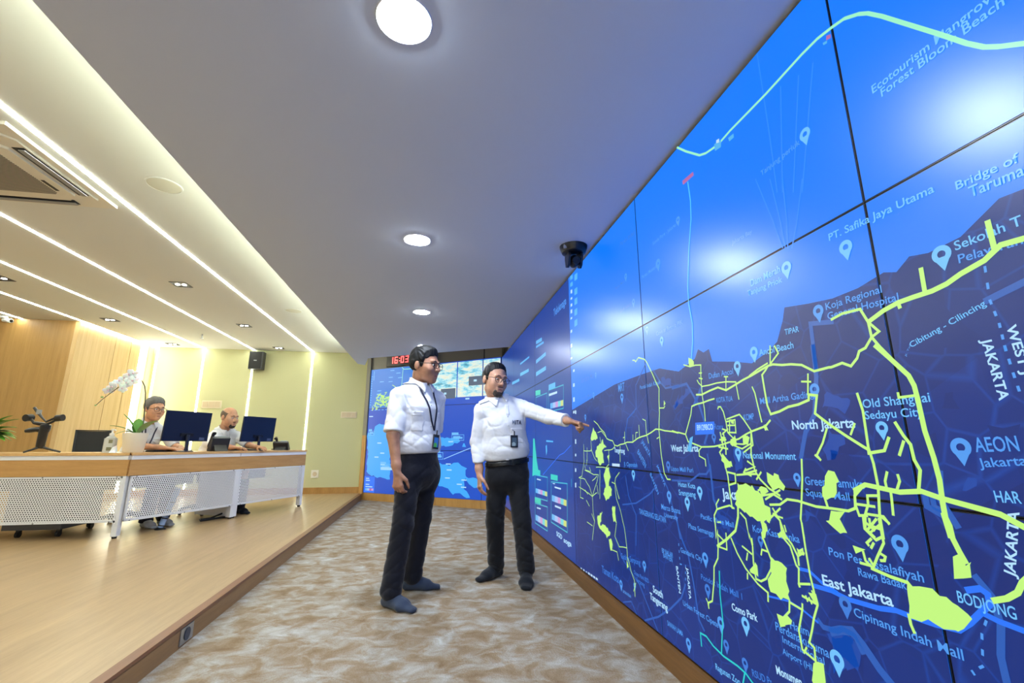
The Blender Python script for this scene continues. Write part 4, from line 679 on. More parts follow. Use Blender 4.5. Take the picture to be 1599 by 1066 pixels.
def desk(label, o, d, L_, legs, seam_screws, m0=0., m1=0.):
    Md = frame_mat((o[0], o[1], PZ), d); t = thing('control_desk', label, 'desk', (o[0], o[1], PZ), 'control room desks')
    obj('worktop', MB().prism([(0, -.014), (L_, -.014), (L_-m1, .76), (m0, .76)], .777, .803, Md), M_top, t)
    obj('white_rail', MB().box(.01, L_-.01, -.008, .03, .737, .777, Md), M_wh, t)
    obj('front_board', MB().box(.004, L_-.004, -.004, .016, .582, .737, Md), M_band, t)
    # perforated panel keeps its own axes so that the holes follow it
    x0, x1, z0, z1 = .035, L_-.03, .150, .578
    me = bpy.data.meshes.new('perforated_panel'); me.from_pydata([(0, 0, 0), (x1-x0-.03, 0, 0), (x1-x0-.03, 0, z1-z0-.03), (0, 0, z1-z0-.03)], [], [(0, 1, 2, 3)])
    p = link('perforated_panel', me, M_perf, t); R_ = Md.to_3x3().to_4x4(); p.matrix_local = R_ @ Matrix.Translation((x0+.015, -.004, z0+.015))
    md = p.modifiers.new('sheet', 'SOLIDIFY'); md.thickness = .0015
    fr = MB()
    for a in ((x0, x1, z0, z0+.017), (x0, x1, z1-.017, z1), (x0, x0+.017, z0, z1), (x1-.017, x1, z0, z1)): fr.box(a[0], a[1], -.008, .012, a[2], a[3], Md)
    obj('panel_frame', fr, M_wh, t)
    for k in range(seam_screws):
        for z in (z0+.006, z1-.006):
            xx = x0+.05+(x1-x0-.1)*k/(seam_screws-1); sc = MB(); sc.lathe([(1e-4, .0), (.007, .001), (.007, .003)], (0, 0, 0), 10, Md @ Matrix.Translation((xx, -.011, z)) @ Matrix.Rotation(math.radians(-90), 4, 'X')); obj('screw', sc, M_buck0, t)
    for x, w_, dep in legs:
        lg = obj('leg', MB().box(x, x+w_, -.006, dep, .02, .580, Md), M_wh, t)
        obj('rubber_foot', MB().lathe([(.02, 0), (.022, .02)], tuple(Md @ Vector((x+w_/2, .02, 0))), 12), M_foot, lg)
    bk = MB(); bk.box(.03+m0, L_-.03-m1, .70, .715, .40, .775, Md); obj('back_board', bk, M_pedd, t)
    return Md
M_buck0 = mat('steel screw', (140, 142, 146), .35, .8)
C1, C2, C3 = (-2.935, 5.285), (-2.354, 6.438), (-1.80, 7.46)
dd = (C3[0]-C1[0], C3[1]-C1[1]); La = math.dist(C1, C2)+.0; Lb = math.dist(C2, C3)
desk('oak and white perforated desk section nearest the camera, at the left edge of the picture', (-5.0, 5.285), (1, 0), 2.06, [(.02, .05, .6), (2.012, .046, .06)], 4, 0, .461)
desk('oak and white perforated desk section in the middle, with the left monitor on it', C1, dd, La-.004, [(La-.06, .055, .06)], 3, .461, 0)
desk('oak and white perforated desk section farthest right, ending by the wall light', C2, dd, Lb, [(.0, .05, .62), (Lb-.05, .045, .06)], 3)
MD = frame_mat((C1[0], C1[1], 0), dd); ZT = PZ+.803
def dp(x, y, z=0.): return MD @ Vector((x, y, ZT+z))
# cable guide, shoes and cables below the desks
t = thing('cable_spine', 'pale blue segmented cable guide leaning under the desk by the left leg', 'cable guide', (-2.846, 5.78, PZ))
a, b = Vector((-2.80, 5.76, PZ+.02)), Vector((-2.70, 5.80, PZ+.42))
obj('spine', MB().tube([a, b], .028, 12), mat('pale blue plastic', (150, 178, 220), .4), t)
for k in (.04, .22, .42, .62): obj('joint_band', MB().tube([a+(b-a)*k, a+(b-a)*(k+.025)], .0305, 12), M_foot, t)
obj('foot_plate', MB().lathe([(.05, 0), (.05, .008), (.03, .02)], (a.x, a.y, PZ), 16), M_foot, t)
q = MB(); q.tube([(-2.42, 6.62, PZ+.35), (-2.43, 6.6, PZ+.2), (-2.50, 6.52, PZ+.05), (-2.58, 6.4, PZ+.012), (-2.66, 6.32, PZ+.012), (-2.62, 6.24, PZ+.012), (-2.55, 6.3, PZ+.012), (-2.5, 6.42, PZ+.012), (-2.42, 6.5, PZ+.012), (-2.36, 6.5, PZ+.012)], .011, 8)
tag(obj('power_cable', q, M_foot, smooth=True), 'black cable lying on the platform under the middle desk', 'cable')
# ------------------------------------------------------------ rolling pedestal
M_ped = mat('dark grey steel cabinet', (74, 76, 82), .45)
def caster(mb, c, r=.028):
    mb.lathe([(1e-4, -.012), (r, -.012), (r, .012), (1e-4, .012)], (0, 0, 0), 18, Matrix.Translation(c) @ Matrix.Rotation(math.radians(90), 4, 'Y'))
    mb.box(c[0]-.016, c[0]+.016, c[1]-.012, c[1]+.02, c[2]+.012, c[2]+r+.018)
t = thing('rolling_pedestal', 'dark grey pedestal cabinet on casters under the left desk', 'cabinet', (-3.77, 5.75, PZ))
obj('body', MB().box(-4.02, -3.52, 5.44, 5.98, PZ+.075, PZ+.66, None, .006), M_ped, t)
for k in range(3): 
    d_ = obj('drawer', MB().box(-4.005, -3.535, 5.98, 6.0, PZ+.09+.19*k, PZ+.265+.19*k), M_ped, t); obj('handle', MB().box(-3.85, -3.69, 6.0, 6.015, PZ+.21+.19*k, PZ+.225+.19*k), M_alu, d_)
for cx_, cy_ in ((-3.91, 5.50), (-3.57, 5.50), (-3.57, 5.95), (-3.91, 5.95)):
    q = MB(); caster(q, (cx_, cy_, PZ+.03), .03); obj('caster', q, M_black, t)
# ------------------------------------------------------------ office chairs
M_mesh = mat('black chair mesh', (30, 30, 32), .8)
def chair(loc, yaw, label, arms=True):
    t = thing('office_chair', label, 'chair', loc, 'black office chairs'); M = Matrix.Translation(loc) @ Matrix.Rotation(yaw, 4, 'Z')   # faces local -y
    sp_ = MB()
    for k in range(5):
        a = 2*math.pi*k/5+.3; e = Vector((.30*math.cos(a), .30*math.sin(a), .075)); sp_.tube([M @ Vector((0, 0, .12)), M @ e], [.026, .018], 8)
    obj('star_base', sp_, M_dark, t)
    for k in range(5):
        a = 2*math.pi*k/5+.3; q = MB(); caster(q, tuple(M @ Vector((.30*math.cos(a), .30*math.sin(a), .03))), .03); obj('caster', q, M_black, t)
    obj('column', MB().tube([M @ Vector((0, 0, .1)), M @ Vector((0, 0, .46))], .025, 12), M_alu, t)
    s_ = MB(); s_.prism([(-.22, -.24), (.22, -.24), (.25, -.15), (.24, .2), (.18, .24), (-.18, .24), (-.24, .2), (-.25, -.15)], .46, .53, M); obj('seat', s_, M_mesh, t)
    # back: trapezoid frame with a mesh panel, leaning
    B = M @ Matrix.Translation((0, .24, .56)) @ Matrix.Rotation(math.radians(-9), 4, 'X')
    P = [(-.13, 0), (.13, 0), (.18, .50), (-.18, .50)]
    fr = MB(); pts = [B @ Vector((x, 0, z)) for x, z in P]; fr.tube(pts+[pts[0], pts[1]], .017, 8); obj('back_frame', fr, M_black, t, smooth=True)
    pa = MB(); pa.add([B @ Vector((x*s_, y, z)) for y in (-.006, .006) for x, z, s_ in [(-.13, .01, 1), (.13, .01, 1), (.18, .49, 1), (-.18, .49, 1)]], [(0, 1, 2, 3), (7, 6, 5, 4), (0, 4, 5, 1), (1, 5, 6, 2), (2, 6, 7, 3), (3, 7, 4, 0)]); obj('backrest', pa, M_mesh, t)
    obj('back_bracket', MB().box(-.03, .03, .2, .27, .44, .62, M), M_dark, t)
chair((-4.12, 6.36, PZ), math.radians(8), 'empty black mesh chair behind the desk, beside the hand sanitizer')
# stools the two men sit on: the same chairs turned to the desk
def seat_at(loc, yaw, label):
    t = thing('office_chair', label, 'chair', loc, 'black office chairs'); M = Matrix.Translation(loc) @ Matrix.Rotation(yaw, 4, 'Z')
    sp_ = MB()
    for k in range(5):
        a = 2*math.pi*k/5+.3; sp_.tube([M @ Vector((0, 0, .12)), M @ Vector((.28*math.cos(a), .28*math.sin(a), .075))], [.026, .018], 8)
    obj('star_base', sp_, M_dark, t)
    for k in range(5):
        a = 2*math.pi*k/5+.3; q = MB(); caster(q, tuple(M @ Vector((.28*math.cos(a), .28*math.sin(a), .03))), .03); obj('caster', q, M_black, t)
    obj('column', MB().tube([M @ Vector((0, 0, .1)), M @ Vector((0, 0, .5))], .025, 12), M_alu, t)
    s_ = MB(); s_.prism([(-.2, -.2), (.2, -.2), (.22, -.1), (.21, .18), (-.21, .18), (-.22, -.1)], .49, .545, M); obj('seat', s_, M_mesh, t)
seat_at((-3.41, 6.20, PZ), math.radians(53), 'black swivel chair under the seated man with grey hair')
seat_at((-2.90, 7.01, PZ), math.radians(53), 'black swivel chair under the seated man with shaved head')
# ------------------------------------------------------------ monitors (backs towards the camera)
M_mon = mat('glossy navy black monitor back', (20, 28, 52), .28)
def monitor(xc, y, label, W_=.545, H_=.335, zb=.118):
    t = thing('monitor', label, 'monitor', dp(xc, y), 'desk monitors'); T = MD @ Matrix.Translation((xc, y, ZT)) @ Matrix.Rotation(math.radians(4), 4, 'X')
    b = MB(); b.box(-W_/2, W_/2, 0, .022, zb, zb+H_, T, .004); sh = obj('shell', b, M_mon, t)
    obj('screen', MB().box(-W_/2+.008, W_/2-.008, .022, .0235, zb+.012, zb+H_-.008, T), flat_emit('desk monitor picture', (120, 150, 190), .8), sh)
    obj('mount_plate', MB().box(-.075, .075, -.012, 0, zb+.055, zb+.09, T), M_black, t)
    obj('rating_label', MB().box(.16, .225, -.001, 0, zb+.012, zb+.045, T), mat('grey blue label', (70, 82, 116), .5), sh)
    nk_ = MB(); nk_.tube([tuple(T @ Vector((0, -.02, zb+.075))), tuple(T @ Vector((.0, -.035, .06))), tuple(T @ Vector((.004, -.03, .012)))], [.02, .017, .024], 12); obj('neck', nk_, M_mon, t, smooth=True)
    obj('base', MB().lathe([(.095, .0), (.095, .008), (.06, .014), (.02, .016)], tuple(dp(xc, y-.0)), 28), M_mon, t, smooth=True)
monitor(.635, .135, 'left monitor seen from behind, beside the grey-haired man')
monitor(1.665, .165, 'right monitor seen from behind, nearest the green wall light', .54, .33)
def keyboard(xc, y, label):
    t = thing('keyboard', label, 'keyboard', dp(xc, y), 'desk keyboards'); T = MD @ Matrix.Translation((xc, y, ZT))
    obj('case', MB().box(-.22, .22, -.07, .07, 0, .016, T, .006), M_black, t); k_ = MB()
    for r_ in range(5):
        for c_ in range(14): k_.box(-.21+.03*c_, -.21+.03*c_+.025, -.062+.025*r_, -.042+.025*r_, .016, .021, T)
    obj('keys', k_, M_dark, t)
keyboard(.62, .33, 'black keyboard behind the left monitor'); keyboard(1.66, .36, 'black keyboard behind the right monitor')
# ------------------------------------------------------------ desk phones
M_ph = mat('dark phone plastic', (26, 30, 44), .35)
def phone(xc, y, yaw, label, tilt, hgt):
    t = thing('desk_phone', label, 'telephone', dp(xc, y), 'desk telephones'); T = MD @ Matrix.Translation((xc, y, ZT)) @ Matrix.Rotation(yaw, 4, 'Z')
    sd = Matrix(((0, 0, 1, 0), (1, 0, 0, 0), (0, 1, 0, 0), (0, 0, 0, 1)))   # profile (y, z) swept along x
    c_, s_ = math.cos(tilt), math.sin(tilt)
    prof = [(.09, .004), (.095, .02), (.095-c_*hgt, .02+s_*hgt), (.095-c_*hgt-.028, .01+s_*hgt-.012), (.0, .0)]
    obj('body', MB().prism(prof, -.10, .10, T @ sd), M_ph, t)
    obj('stand', MB().prism([(.02, 0), (.05, .05), (.095-c_*hgt*.8, s_*hgt*.72), (-.075, .0)], -.07, .07, T @ sd), M_dark, t)
    h_ = MB(); x = -.075; p0 = Vector((x, .08, .05)); p1 = Vector((x, .10-c_*hgt, .045+s_*hgt)); n = Vector((0, s_, c_))
    h_.tube([tuple(T @ p) for p in (p0+n*.012, p0+n*.03, (p0+p1)/2+n*.036, p1+n*.03, p1+n*.012)], [.024, .02, .016, .02, .026], 12); obj('handset', h_, M_ph, t, smooth=True)
    obj('display', MB().box(-.02, .07, 0, .004, 0, .05, T @ Matrix.Translation((0, .10-c_*hgt*.92, .028+s_*hgt*.72)) @ Matrix.Rotation(tilt-math.pi/2, 4, 'X')), mat('grey lcd', (150, 170, 176), .3), t)
    cc = MB(); pts = []
    for k in range(60):
        a = k*.9; u_ = k/59; pts.append(tuple(T @ Vector((-.10-.02*math.sin(math.pi*u_)+.006*math.cos(a), .07-.13*u_, .012+.006*math.sin(a)))))
    cc.tube(pts, .002, 5); obj('coiled_cord', cc, M_foot, t, smooth=True)
phone(1.09, .14, math.radians(-18), 'black desk phone between the two monitors', math.radians(56), .19)
phone(2.12, .18, math.radians(-60), 'black desk phone at the far right end of the desk', math.radians(38), .17)
# ------------------------------------------------------------ things on the near end of the desk
M_pot = mat('off-white glazed pot', (226, 216, 196), .35); M_leaf = mat('waxy green leaf', (74, 132, 36), .4); M_leafp = mat('pale green leaf', (140, 178, 112), .4); M_stem = mat('dark green stem', (52, 62, 44), .6)
M_petal = mat('white orchid petal', (250, 249, 250), .6, Subsurface_Weight=.6, Subsurface_Scale=.02); M_lipf = mat('pale pink orchid lip', (226, 190, 206), .6)
px_, py_ = -3.045, 5.50
t = thing('potted_orchid', 'white orchid with arching stem in a cream pot on the desk', 'plant', (px_, py_, ZT))
obj('pot', MB().lathe([(.080, 0), (.088, .01), (.108, .185), (.108, .20), (.100, .20), (.096, .18), (1e-4, .175)], (px_, py_, ZT), 36), M_pot, t, smooth=True)
obj('moss', MB().ell((px_, py_, ZT+.175), (.095, .095, .022)), mat('bark and moss', (150, 140, 116), .9), t, smooth=True)
for tip, w_, dr, m_ in (((-3.165, 5.46, 1.305), .085, .015, M_leaf), ((-3.075, 5.56, 1.265), .10, .01, M_leaf), ((-3.24, 5.40, 1.185), .05, .02, M_leaf), ((-2.79, 5.36, 1.235), .08, .025, M_leafp), ((-3.16, 5.38, 1.10), .04, .03, M_leaf)):
    q = MB(); q.curvedleaf((px_+.01, py_, ZT+.185), tip, w_, dr); obj('leaf', q, m_, t, smooth=True)
st_ = [(-2.99, 5.5, ZT+.18), (-2.987, 5.5, 1.139), (-2.994, 5.5, 1.258), (-3.005, 5.5, 1.382), (-3.022, 5.5, 1.534), (-3.041, 5.5, 1.606), (-3.069, 5.49, 1.66), (-3.12, 5.48, 1.697), (-3.161, 5.47, 1.68), (-3.218, 5.46, 1.634), (-3.305, 5.45, 1.537), (-3.378, 5.44, 1.456), (-3.425, 5.44, 1.394)]
obj('stem', MB().tube(st_, [.0055]*6+[.005, .0045, .004, .004, .0035, .003, .003], 8), M_stem, t, smooth=True)
rf_ = random.Random(3)
def flower(c, s_):
    q = MB(); ax_ = Vector((rf_.uniform(-.25, .25)+.05, -1, rf_.uniform(-.5, .1))).normalized(); u_ = ax_.orthogonal().normalized(); v_ = ax_.cross(u_)
    for k in range(5):
        a = 2*math.pi*k/5+rf_.random(); d = u_*math.cos(a)+v_*math.sin(a); e = ax_.cross(d)
        M5 = Matrix(((d.x, e.x, ax_.x), (d.y, e.y, ax_.y), (d.z, e.z, ax_.z))); cc = Vector(c)+d*.026*s_+ax_*.004
        q.ell(cc, (.027*s_, .021*s_, .005), M5, 10, 6)
    f_ = obj('flower', q, M_petal, t, smooth=True); q = MB(); q.ell(Vector(c)+ax_*.012, (.009, .009, .011), None, 8, 6); obj('flower_lip', q, M_lipf, f_, smooth=True)
for (x, z) in ((-3.135, 1.735), (-3.13, 1.655), (-3.18, 1.73), (-3.19, 1.635), (-3.225, 1.69), (-3.215, 1.575), (-3.265, 1.655), (-3.30, 1.62), (-3.315, 1.59), (-3.36, 1.555), (-3.16, 1.69)): flower((x, 5.455+rf_.uniform(-.02, .02), z), rf_.uniform(.85, 1.1))
for p, r_ in (((-3.385, 5.44, 1.478), .010), ((-3.43, 5.44, 1.392), .007)): q = MB(); q.ell(p, (r_*1.4, r_, r_)); obj('bud', q, M_leafp, t, smooth=True)
# sanitizer
t = thing('hand_sanitizer', 'clear pump bottle of hand sanitizer on the desk by the orchid pot', 'bottle', (-3.27, 5.55, ZT)); bx, by = -3.265, 5.50
M_clear = mat('cloudy clear plastic', (222, 226, 224), .2, Transmission_Weight=.35, Alpha=.9)
obj('bottle', MB().prism([(bx-.052, by-.02), (bx-.04, by-.03), (bx+.04, by-.03), (bx+.052, by-.02), (bx+.052, by+.02), (bx+.04, by+.03), (bx-.04, by+.03), (bx-.052, by+.02)], ZT, ZT+.145), M_clear, t)
obj('shoulder', MB().lathe([(.048, .145), (.035, .16), (.018, .17), (.018, .178)], (bx, by, ZT), 20), M_clear, t, smooth=True)
obj('label', MB().box(bx-.012, bx+.035, by-.0315, by-.030, ZT+.02, ZT+.055), mat('olive grey label', (108, 108, 80), .6), t); obj('label', MB().box(bx+.0, bx+.036, by-.0315, by-.030, ZT+.095, ZT+.13), bpy.data.materials['olive grey label'], t)
pu = MB(); pu.lathe([(.021, .172), (.021, .195), (.008, .2), (.008, .225), (.014, .228), (.014, .238), (.002, .24)], (bx, by, ZT), 18); pu.tube([(bx, by, ZT+.232), (bx+.03, by-.01, ZT+.232), (bx+.038, by-.012, ZT+.222)], .006, 8); obj('pump', pu, mat('white pump', (236, 236, 234), .35), t, smooth=True)
t = thing('tissue', 'crumpled white tissue lying between the sanitizer bottle and the orchid pot', 'tissue', (-3.17, 5.42, ZT)); q = MB()
V = [(-3.205, 5.40, ZT), (-3.14, 5.39, ZT), (-3.15, 5.44, ZT), (-3.20, 5.45, ZT), (-3.185, 5.41, ZT+.055), (-3.16, 5.43, ZT+.075), (-3.17, 5.42, ZT+.03)]
q.add(V, [(0, 1, 6, 4), (1, 2, 5, 6), (2, 3, 4, 5), (3, 0, 4), (0, 3, 2, 1), (4, 6, 5)]); obj('sheet', q, M_petal, t)
# gimbal
gx, gy = -3.885, 5.50
t = thing('camera_gimbal', 'black handheld camera stabilizer standing on a mini tripod on the desk', 'stabilizer', (gx, gy, ZT))
for dx, dy in ((-.145, .02), (.165, .03), (-.04, -.13)):
    obj('tripod_leg', MB().tube([(gx+dx*.12, gy+dy*.12, ZT+.055), (gx+dx*.5, gy+dy*.5, ZT+.032), (gx+dx, gy+dy, ZT+.008)], [.014, .010, .009], 8), M_black, t, smooth=True)
obj('handle', MB().tube([(gx-.006, gy, ZT+.045), (gx-.002, gy, ZT+.07), (gx+.0, gy, ZT+.2), (gx+.008, gy, ZT+.235)], [.03, .036, .038, .044], 16), M_cam, t, smooth=True)
obj('grip_arm', MB().tube([(gx+.02, gy, ZT+.225), (gx-.06, gy-.005, ZT+.232), (gx-.115, gy-.01, ZT+.222), (gx-.15, gy-.012, ZT+.215)], [.034, .026, .026, .018], 12), M_cam, t, smooth=True)
obj('pan_motor', MB().lathe([(.04, .225), (.044, .235), (.044, .275), (.03, .285), (1e-4, .286)], (gx+.008, gy, ZT), 20), M_cam, t, smooth=True)
obj('roll_arm', MB().tube([(gx+.008, gy, ZT+.278), (gx-.06, gy, ZT+.285), (gx-.10, gy, ZT+.295), (gx-.135, gy, ZT+.335), (gx-.15, gy, ZT+.345)], .013, 8), M_cam, t, smooth=True)
obj('roll_motor', MB().tube([(gx-.165, gy-.03, ZT+.345), (gx-.155, gy+.03, ZT+.352)], .036, 16), M_black, t, smooth=True)
obj('tilt_arm', MB().tube([(gx-.09, gy, ZT+.30), (gx+.02, gy-.01, ZT+.285), (gx+.06, gy-.01, ZT+.305), (gx+.115, gy-.01, ZT+.345)], .013, 8), M_cam, t, smooth=True)
obj('tilt_motor', MB().tube([(gx+.095, gy-.01, ZT+.345), (gx+.155, gy-.015, ZT+.352)], .034, 16), M_black, t, smooth=True)
obj('camera_plate', MB().tube([(gx+.10, gy-.01, ZT+.36), (gx+.01, gy-.01, ZT+.31), (gx-.04, gy, ZT+.35), (gx-.085, gy, ZT+.40), (gx-.13, gy, ZT+.452)], [.012, .011, .010, .014, .013], 8), M_cam, t, smooth=True)
obj('phone_clamp', MB().box(gx-.092, gy*0+gx-.066, gy-.018, gy+.018, ZT+.385, ZT+.43), M_alu, t)
# plant at the left edge
t = thing('potted_plant', 'leafy green plant at the left edge of the desk', 'plant', (-4.54, 5.62, ZT)); c = t.location.copy()
obj('pot', MB().lathe([(.06, 0), (.085, .12), (.085, .13), (.075, .13), (1e-4, .12)], c, 24), M_pot, t, smooth=True)
rp = random.Random(8)
for k in range(16):
    a = rp.uniform(-1.2, 2.2) if k > 8 else rp.uniform(0, 6.28); L_ = rp.uniform(.2, .36); tip = c+Vector((math.cos(a)*L_, math.sin(a)*L_*.6, rp.uniform(.1, .38))); q = MB(); q.curvedleaf(c+Vector((0, 0, .12)), tip, rp.uniform(.07, .11), .05); obj('leaf', q, M_leaf if k % 3 else M_leafp, t, smooth=True)
for tip in ((-4.20, 5.60, 1.165), (-4.25, 5.56, 1.03), (-4.28, 5.58, 1.24), (-4.22, 5.6, 1.09)): q = MB(); q.curvedleaf(c+Vector((0, 0, .12)), tip, .11, .05); obj('leaf', q, M_leaf, t, smooth=True)
# ============================================================ people: smooth implicit bodies, meshed with surface nets
A3 = lambda *v: np.array(v, np.float32)
def nrm(v): v = np.array(v, np.float32); return v/np.linalg.norm(v)
def smin(a, b, k):
    h = np.clip(.5+.5*(b-a)/k, 0, 1); return b*(1-h)+a*h-k*h*(1-h)
def smax(a, b, k): return -smin(-a, -b, k)
def cone(a, b, r1, r2):
    a = A3(*a); b = A3(*b); ba = b-a; L = float(ba@ba)
    def f(P):
        q = P-a; t = np.clip(q@ba/L, 0, 1); return np.linalg.norm(q-t[:, None]*ba, axis=1)-(r1+(r2-r1)*t)
    return f
def slab(a, b, ra, rb, side):
    """tapering limb with an oval section: ra/rb = (half width along side, half depth)"""
    a = A3(*a); b = A3(*b); ba = b-a; L = float(ba@ba); w = ba/math.sqrt(L); u = np.array(side, np.float32); u = u-w*(u@w); u /= np.linalg.norm(u); v = np.cross(w, u)
    def f(P):
        q = P-a; t = np.clip(q@ba/L, 0, 1); c = q-t[:, None]*ba
        ru = ra[0]+(rb[0]-ra[0])*t; rv = ra[1]+(rb[1]-ra[1])*t; m = np.minimum(ru, rv)
        return (np.sqrt((c@u/ru)**2+(c@v/rv)**2+(c@w/m)**2)-1)*m
    return f
def ellip(c, R, r):
    c = A3(*c); R = np.array(R, np.float32); r = A3(*r)
    def f(P):
        q = (P-c)@R.T; k0 = np.linalg.norm(q/r, axis=1); k1 = np.linalg.norm(q/(r*r), axis=1)+1e-9; return k0*(k0-1)/k1
    return f
def union(fs, k):
    def f(P):
        d = fs[0](P)
        for g_ in fs[1:]: d = smin(d, g_(P), k)
        return d
    return f
def halfspace(p, n):
    p = A3(*p); n = nrm(n)
    return lambda P: (P-p)@n
def inter(*fs):
    def f(P):
        d = fs[0](P)
        for g_ in fs[1:]: d = np.maximum(d, g_(P))
        return d
    return f
def polygonize(f, lo, hi, h, blk=8):
    lo = np.array(lo, np.float32); hi = np.array(hi, np.float32)
    nb = np.maximum(1, np.ceil((hi-lo)/h/blk).astype(int)); n = nb*blk
    D = np.ones(tuple(n), np.float32)
    bi = np.stack(np.meshgrid(*[np.arange(k) for k in nb], indexing='ij'), -1).reshape(-1, 3)
    cc = lo+(bi*blk+(blk-1)/2.).astype(np.float32)*h
    dc = np.concatenate([f(c) for c in np.array_split(cc, max(1, len(cc)//40000))])
    R = blk*h*.87*1.35+.012
    loc = np.stack(np.meshgrid(*[np.arange(blk)]*3, indexing='ij'), -1).reshape(-1, 3)
    Db = D.reshape(nb[0], blk, nb[1], blk, nb[2], blk)
    for b, d in zip(bi[dc < -R], dc[dc < -R]): Db[b[0], :, b[1], :, b[2], :] = -1
    act = bi[np.abs(dc) <= R]
    for ch in np.array_split(act, max(1, len(act)//160)):
        if not len(ch): continue
        ix = (ch[:, None, :]*blk+loc[None]).reshape(-1, 3); v = f(lo+ix.astype(np.float32)*h); D[ix[:, 0], ix[:, 1], ix[:, 2]] = v
    s = D < 0
    c8 = [(i, j, k) for i in (0, 1) for j in (0, 1) for k in (0, 1)]
    sl = lambda A, o: A[o[0]:A.shape[0]-1+o[0], o[1]:A.shape[1]-1+o[1], o[2]:A.shape[2]-1+o[2]]
    cnt = sum(sl(s, o).astype(np.int8) for o in c8); mixed = (cnt > 0) & (cnt < 8); idx = np.argwhere(mixed)
    if not len(idx): return np.zeros((0, 3)), np.zeros((0, 4), int)
    acc = np.zeros((len(idx), 3), np.float32); num = np.zeros(len(idx), np.float32)
    for a in c8:
        for ax_ in range(3):
            if a[ax_]: continue
            b = list(a); b[ax_] = 1
            va = D[idx[:, 0]+a[0], idx[:, 1]+a[1], idx[:, 2]+a[2]]; vb = D[idx[:, 0]+b[0], idx[:, 1]+b[1], idx[:, 2]+b[2]]
            x = (va < 0) != (vb < 0); t = np.where(x, va/np.where(x, va-vb, 1), 0); p = np.tile(np.array(a, np.float32), (len(idx), 1)); p[:, ax_] += t
            acc += p*x[:, None]; num += x
    V = lo+(idx+acc/num[:, None])*h
    I = np.full(mixed.shape, -1, np.int32); I[idx[:, 0], idx[:, 1], idx[:, 2]] = np.arange(len(idx))
    Q = []
    for ax_ in range(3):
        o = [0, 0, 0]; o[ax_] = 1
        A0 = s[tuple(slice(0, m-(1 if i == ax_ else 0)) for i, m in enumerate(s.shape))]; A1 = s[tuple(slice(1 if i == ax_ else 0, m) for i, m in enumerate(s.shape))]
        e = np.argwhere(A0 != A1); u, v = [(1, 2), (2, 0), (0, 1)][ax_]
        e = e[(e[:, u] > 0) & (e[:, v] > 0) & (e[:, u] < s.shape[u]-1) & (e[:, v] < s.shape[v]-1)]
        q = []
        for du, dv in ((0, 0), (-1, 0), (-1, -1), (0, -1)):
            w_ = e.copy(); w_[:, u] += du; w_[:, v] += dv; q.append(I[w_[:, 0], w_[:, 1], w_[:, 2]])
        q = np.stack(q, 1); fl = A0[e[:, 0], e[:, 1], e[:, 2]]; q[~fl] = q[~fl][:, ::-1]; Q.append(q)
    Q = np.concatenate(Q); return V, Q[(Q >= 0).all(1)]
def sdf_obj(name, f, lo, hi, h, m, parent, label=None):
    V, Q = polygonize(f, lo, hi, h); off = np.array(rootoff(parent))
    me = bpy.data.meshes.new(name); me.vertices.add(len(V)); me.vertices.foreach_set('co', (V-off).astype(np.float32).ravel())
    me.loops.add(len(Q)*4); me.loops.foreach_set('vertex_index', Q.ravel().astype(np.int32)); me.polygons.add(len(Q))
    me.polygons.foreach_set('loop_start', np.arange(0, len(Q)*4, 4, dtype=np.int32)); me.polygons.foreach_set('loop_total', np.full(len(Q), 4, np.int32))
    me.update(calc_edges=True); me.validate()
    return link(name, me, m, parent, label, True)
def folds(amp, k1, k2, ph):
    k1 = A3(*k1); k2 = A3(*k2)
    def f(P):
        s_ = np.abs(np.sin(.5*(P@k1+1.7*np.sin(P@k2+ph)+ph))); return amp*(1.6*(1-s_)**2-.55)*(.55+.45*np.sin(P@(k2*.6)+2*ph))
    return f

def skin_mat(name, rgb, rough=.45):
    m = mat(name, rgb, rough, spec=.4, Subsurface_Weight=.12, Subsurface_Scale=.01); m.node_tree.nodes['Principled BSDF'].inputs['Subsurface Radius'].default_value = (1, .35, .2)
    k = NT(m); g_ = k.n('ShaderNodeNewGeometry'); n = k.n('ShaderNodeTexNoise', i_Scale=22., i_Detail=3.); k.l(g_.outputs['Position'], n.inputs[0])
    d = tuple(c*.88 for c in rgb); r = k.ramp([(.35, d), (.62, rgb)]); k.l(n.outputs[0], r.inputs[0]); k.l(r.outputs[0], k.b.inputs['Base Color']); return m
def cloth_mat(name, rgb, rough=.85, scale=700.):
    m = mat(name, rgb, rough, spec=.2, Sheen_Weight=.15); k = NT(m); g_ = k.n('ShaderNodeNewGeometry'); n = k.n('ShaderNodeTexNoise', i_Scale=38., i_Detail=4.); k.l(g_.outputs['Position'], n.inputs[0])
    n.inputs['Scale'].default_value = 15.; n.inputs['Detail'].default_value = 2.
    bu = k.n('ShaderNodeBump', i_Strength=.3, i_Distance=.02); k.l(n.outputs[0], bu.inputs['Height']); k.l(bu.outputs[0], k.b.inputs['Normal']); return m
M_shirt = cloth_mat('white cotton shirt', (220, 221, 225)); M_shirt2 = cloth_mat('crisp white shirt', (230, 231, 234)); M_seam = cloth_mat('shirt seam', (206, 208, 214))
M_navy = cloth_mat('navy trousers', (15, 17, 30), .75); M_char = cloth_mat('charcoal trousers', (22, 24, 30), .75)
M_sock1 = cloth_mat('slate blue socks', (52, 62, 82)); M_sock2 = cloth_mat('black socks', (22, 26, 34))
M_hair = mat('black hair', (14, 14, 16), .6, spec=.25); M_hairg = mat('greying hair', (92, 88, 84), .55); M_hairs = mat('shaved hair', (92, 74, 60), .6); M_beard = mat('dark beard', (58, 46, 40), .7); M_must = mat('thin moustache', (112, 80, 64), .6); M_brow = mat('eyebrow', (40, 30, 26), .6)
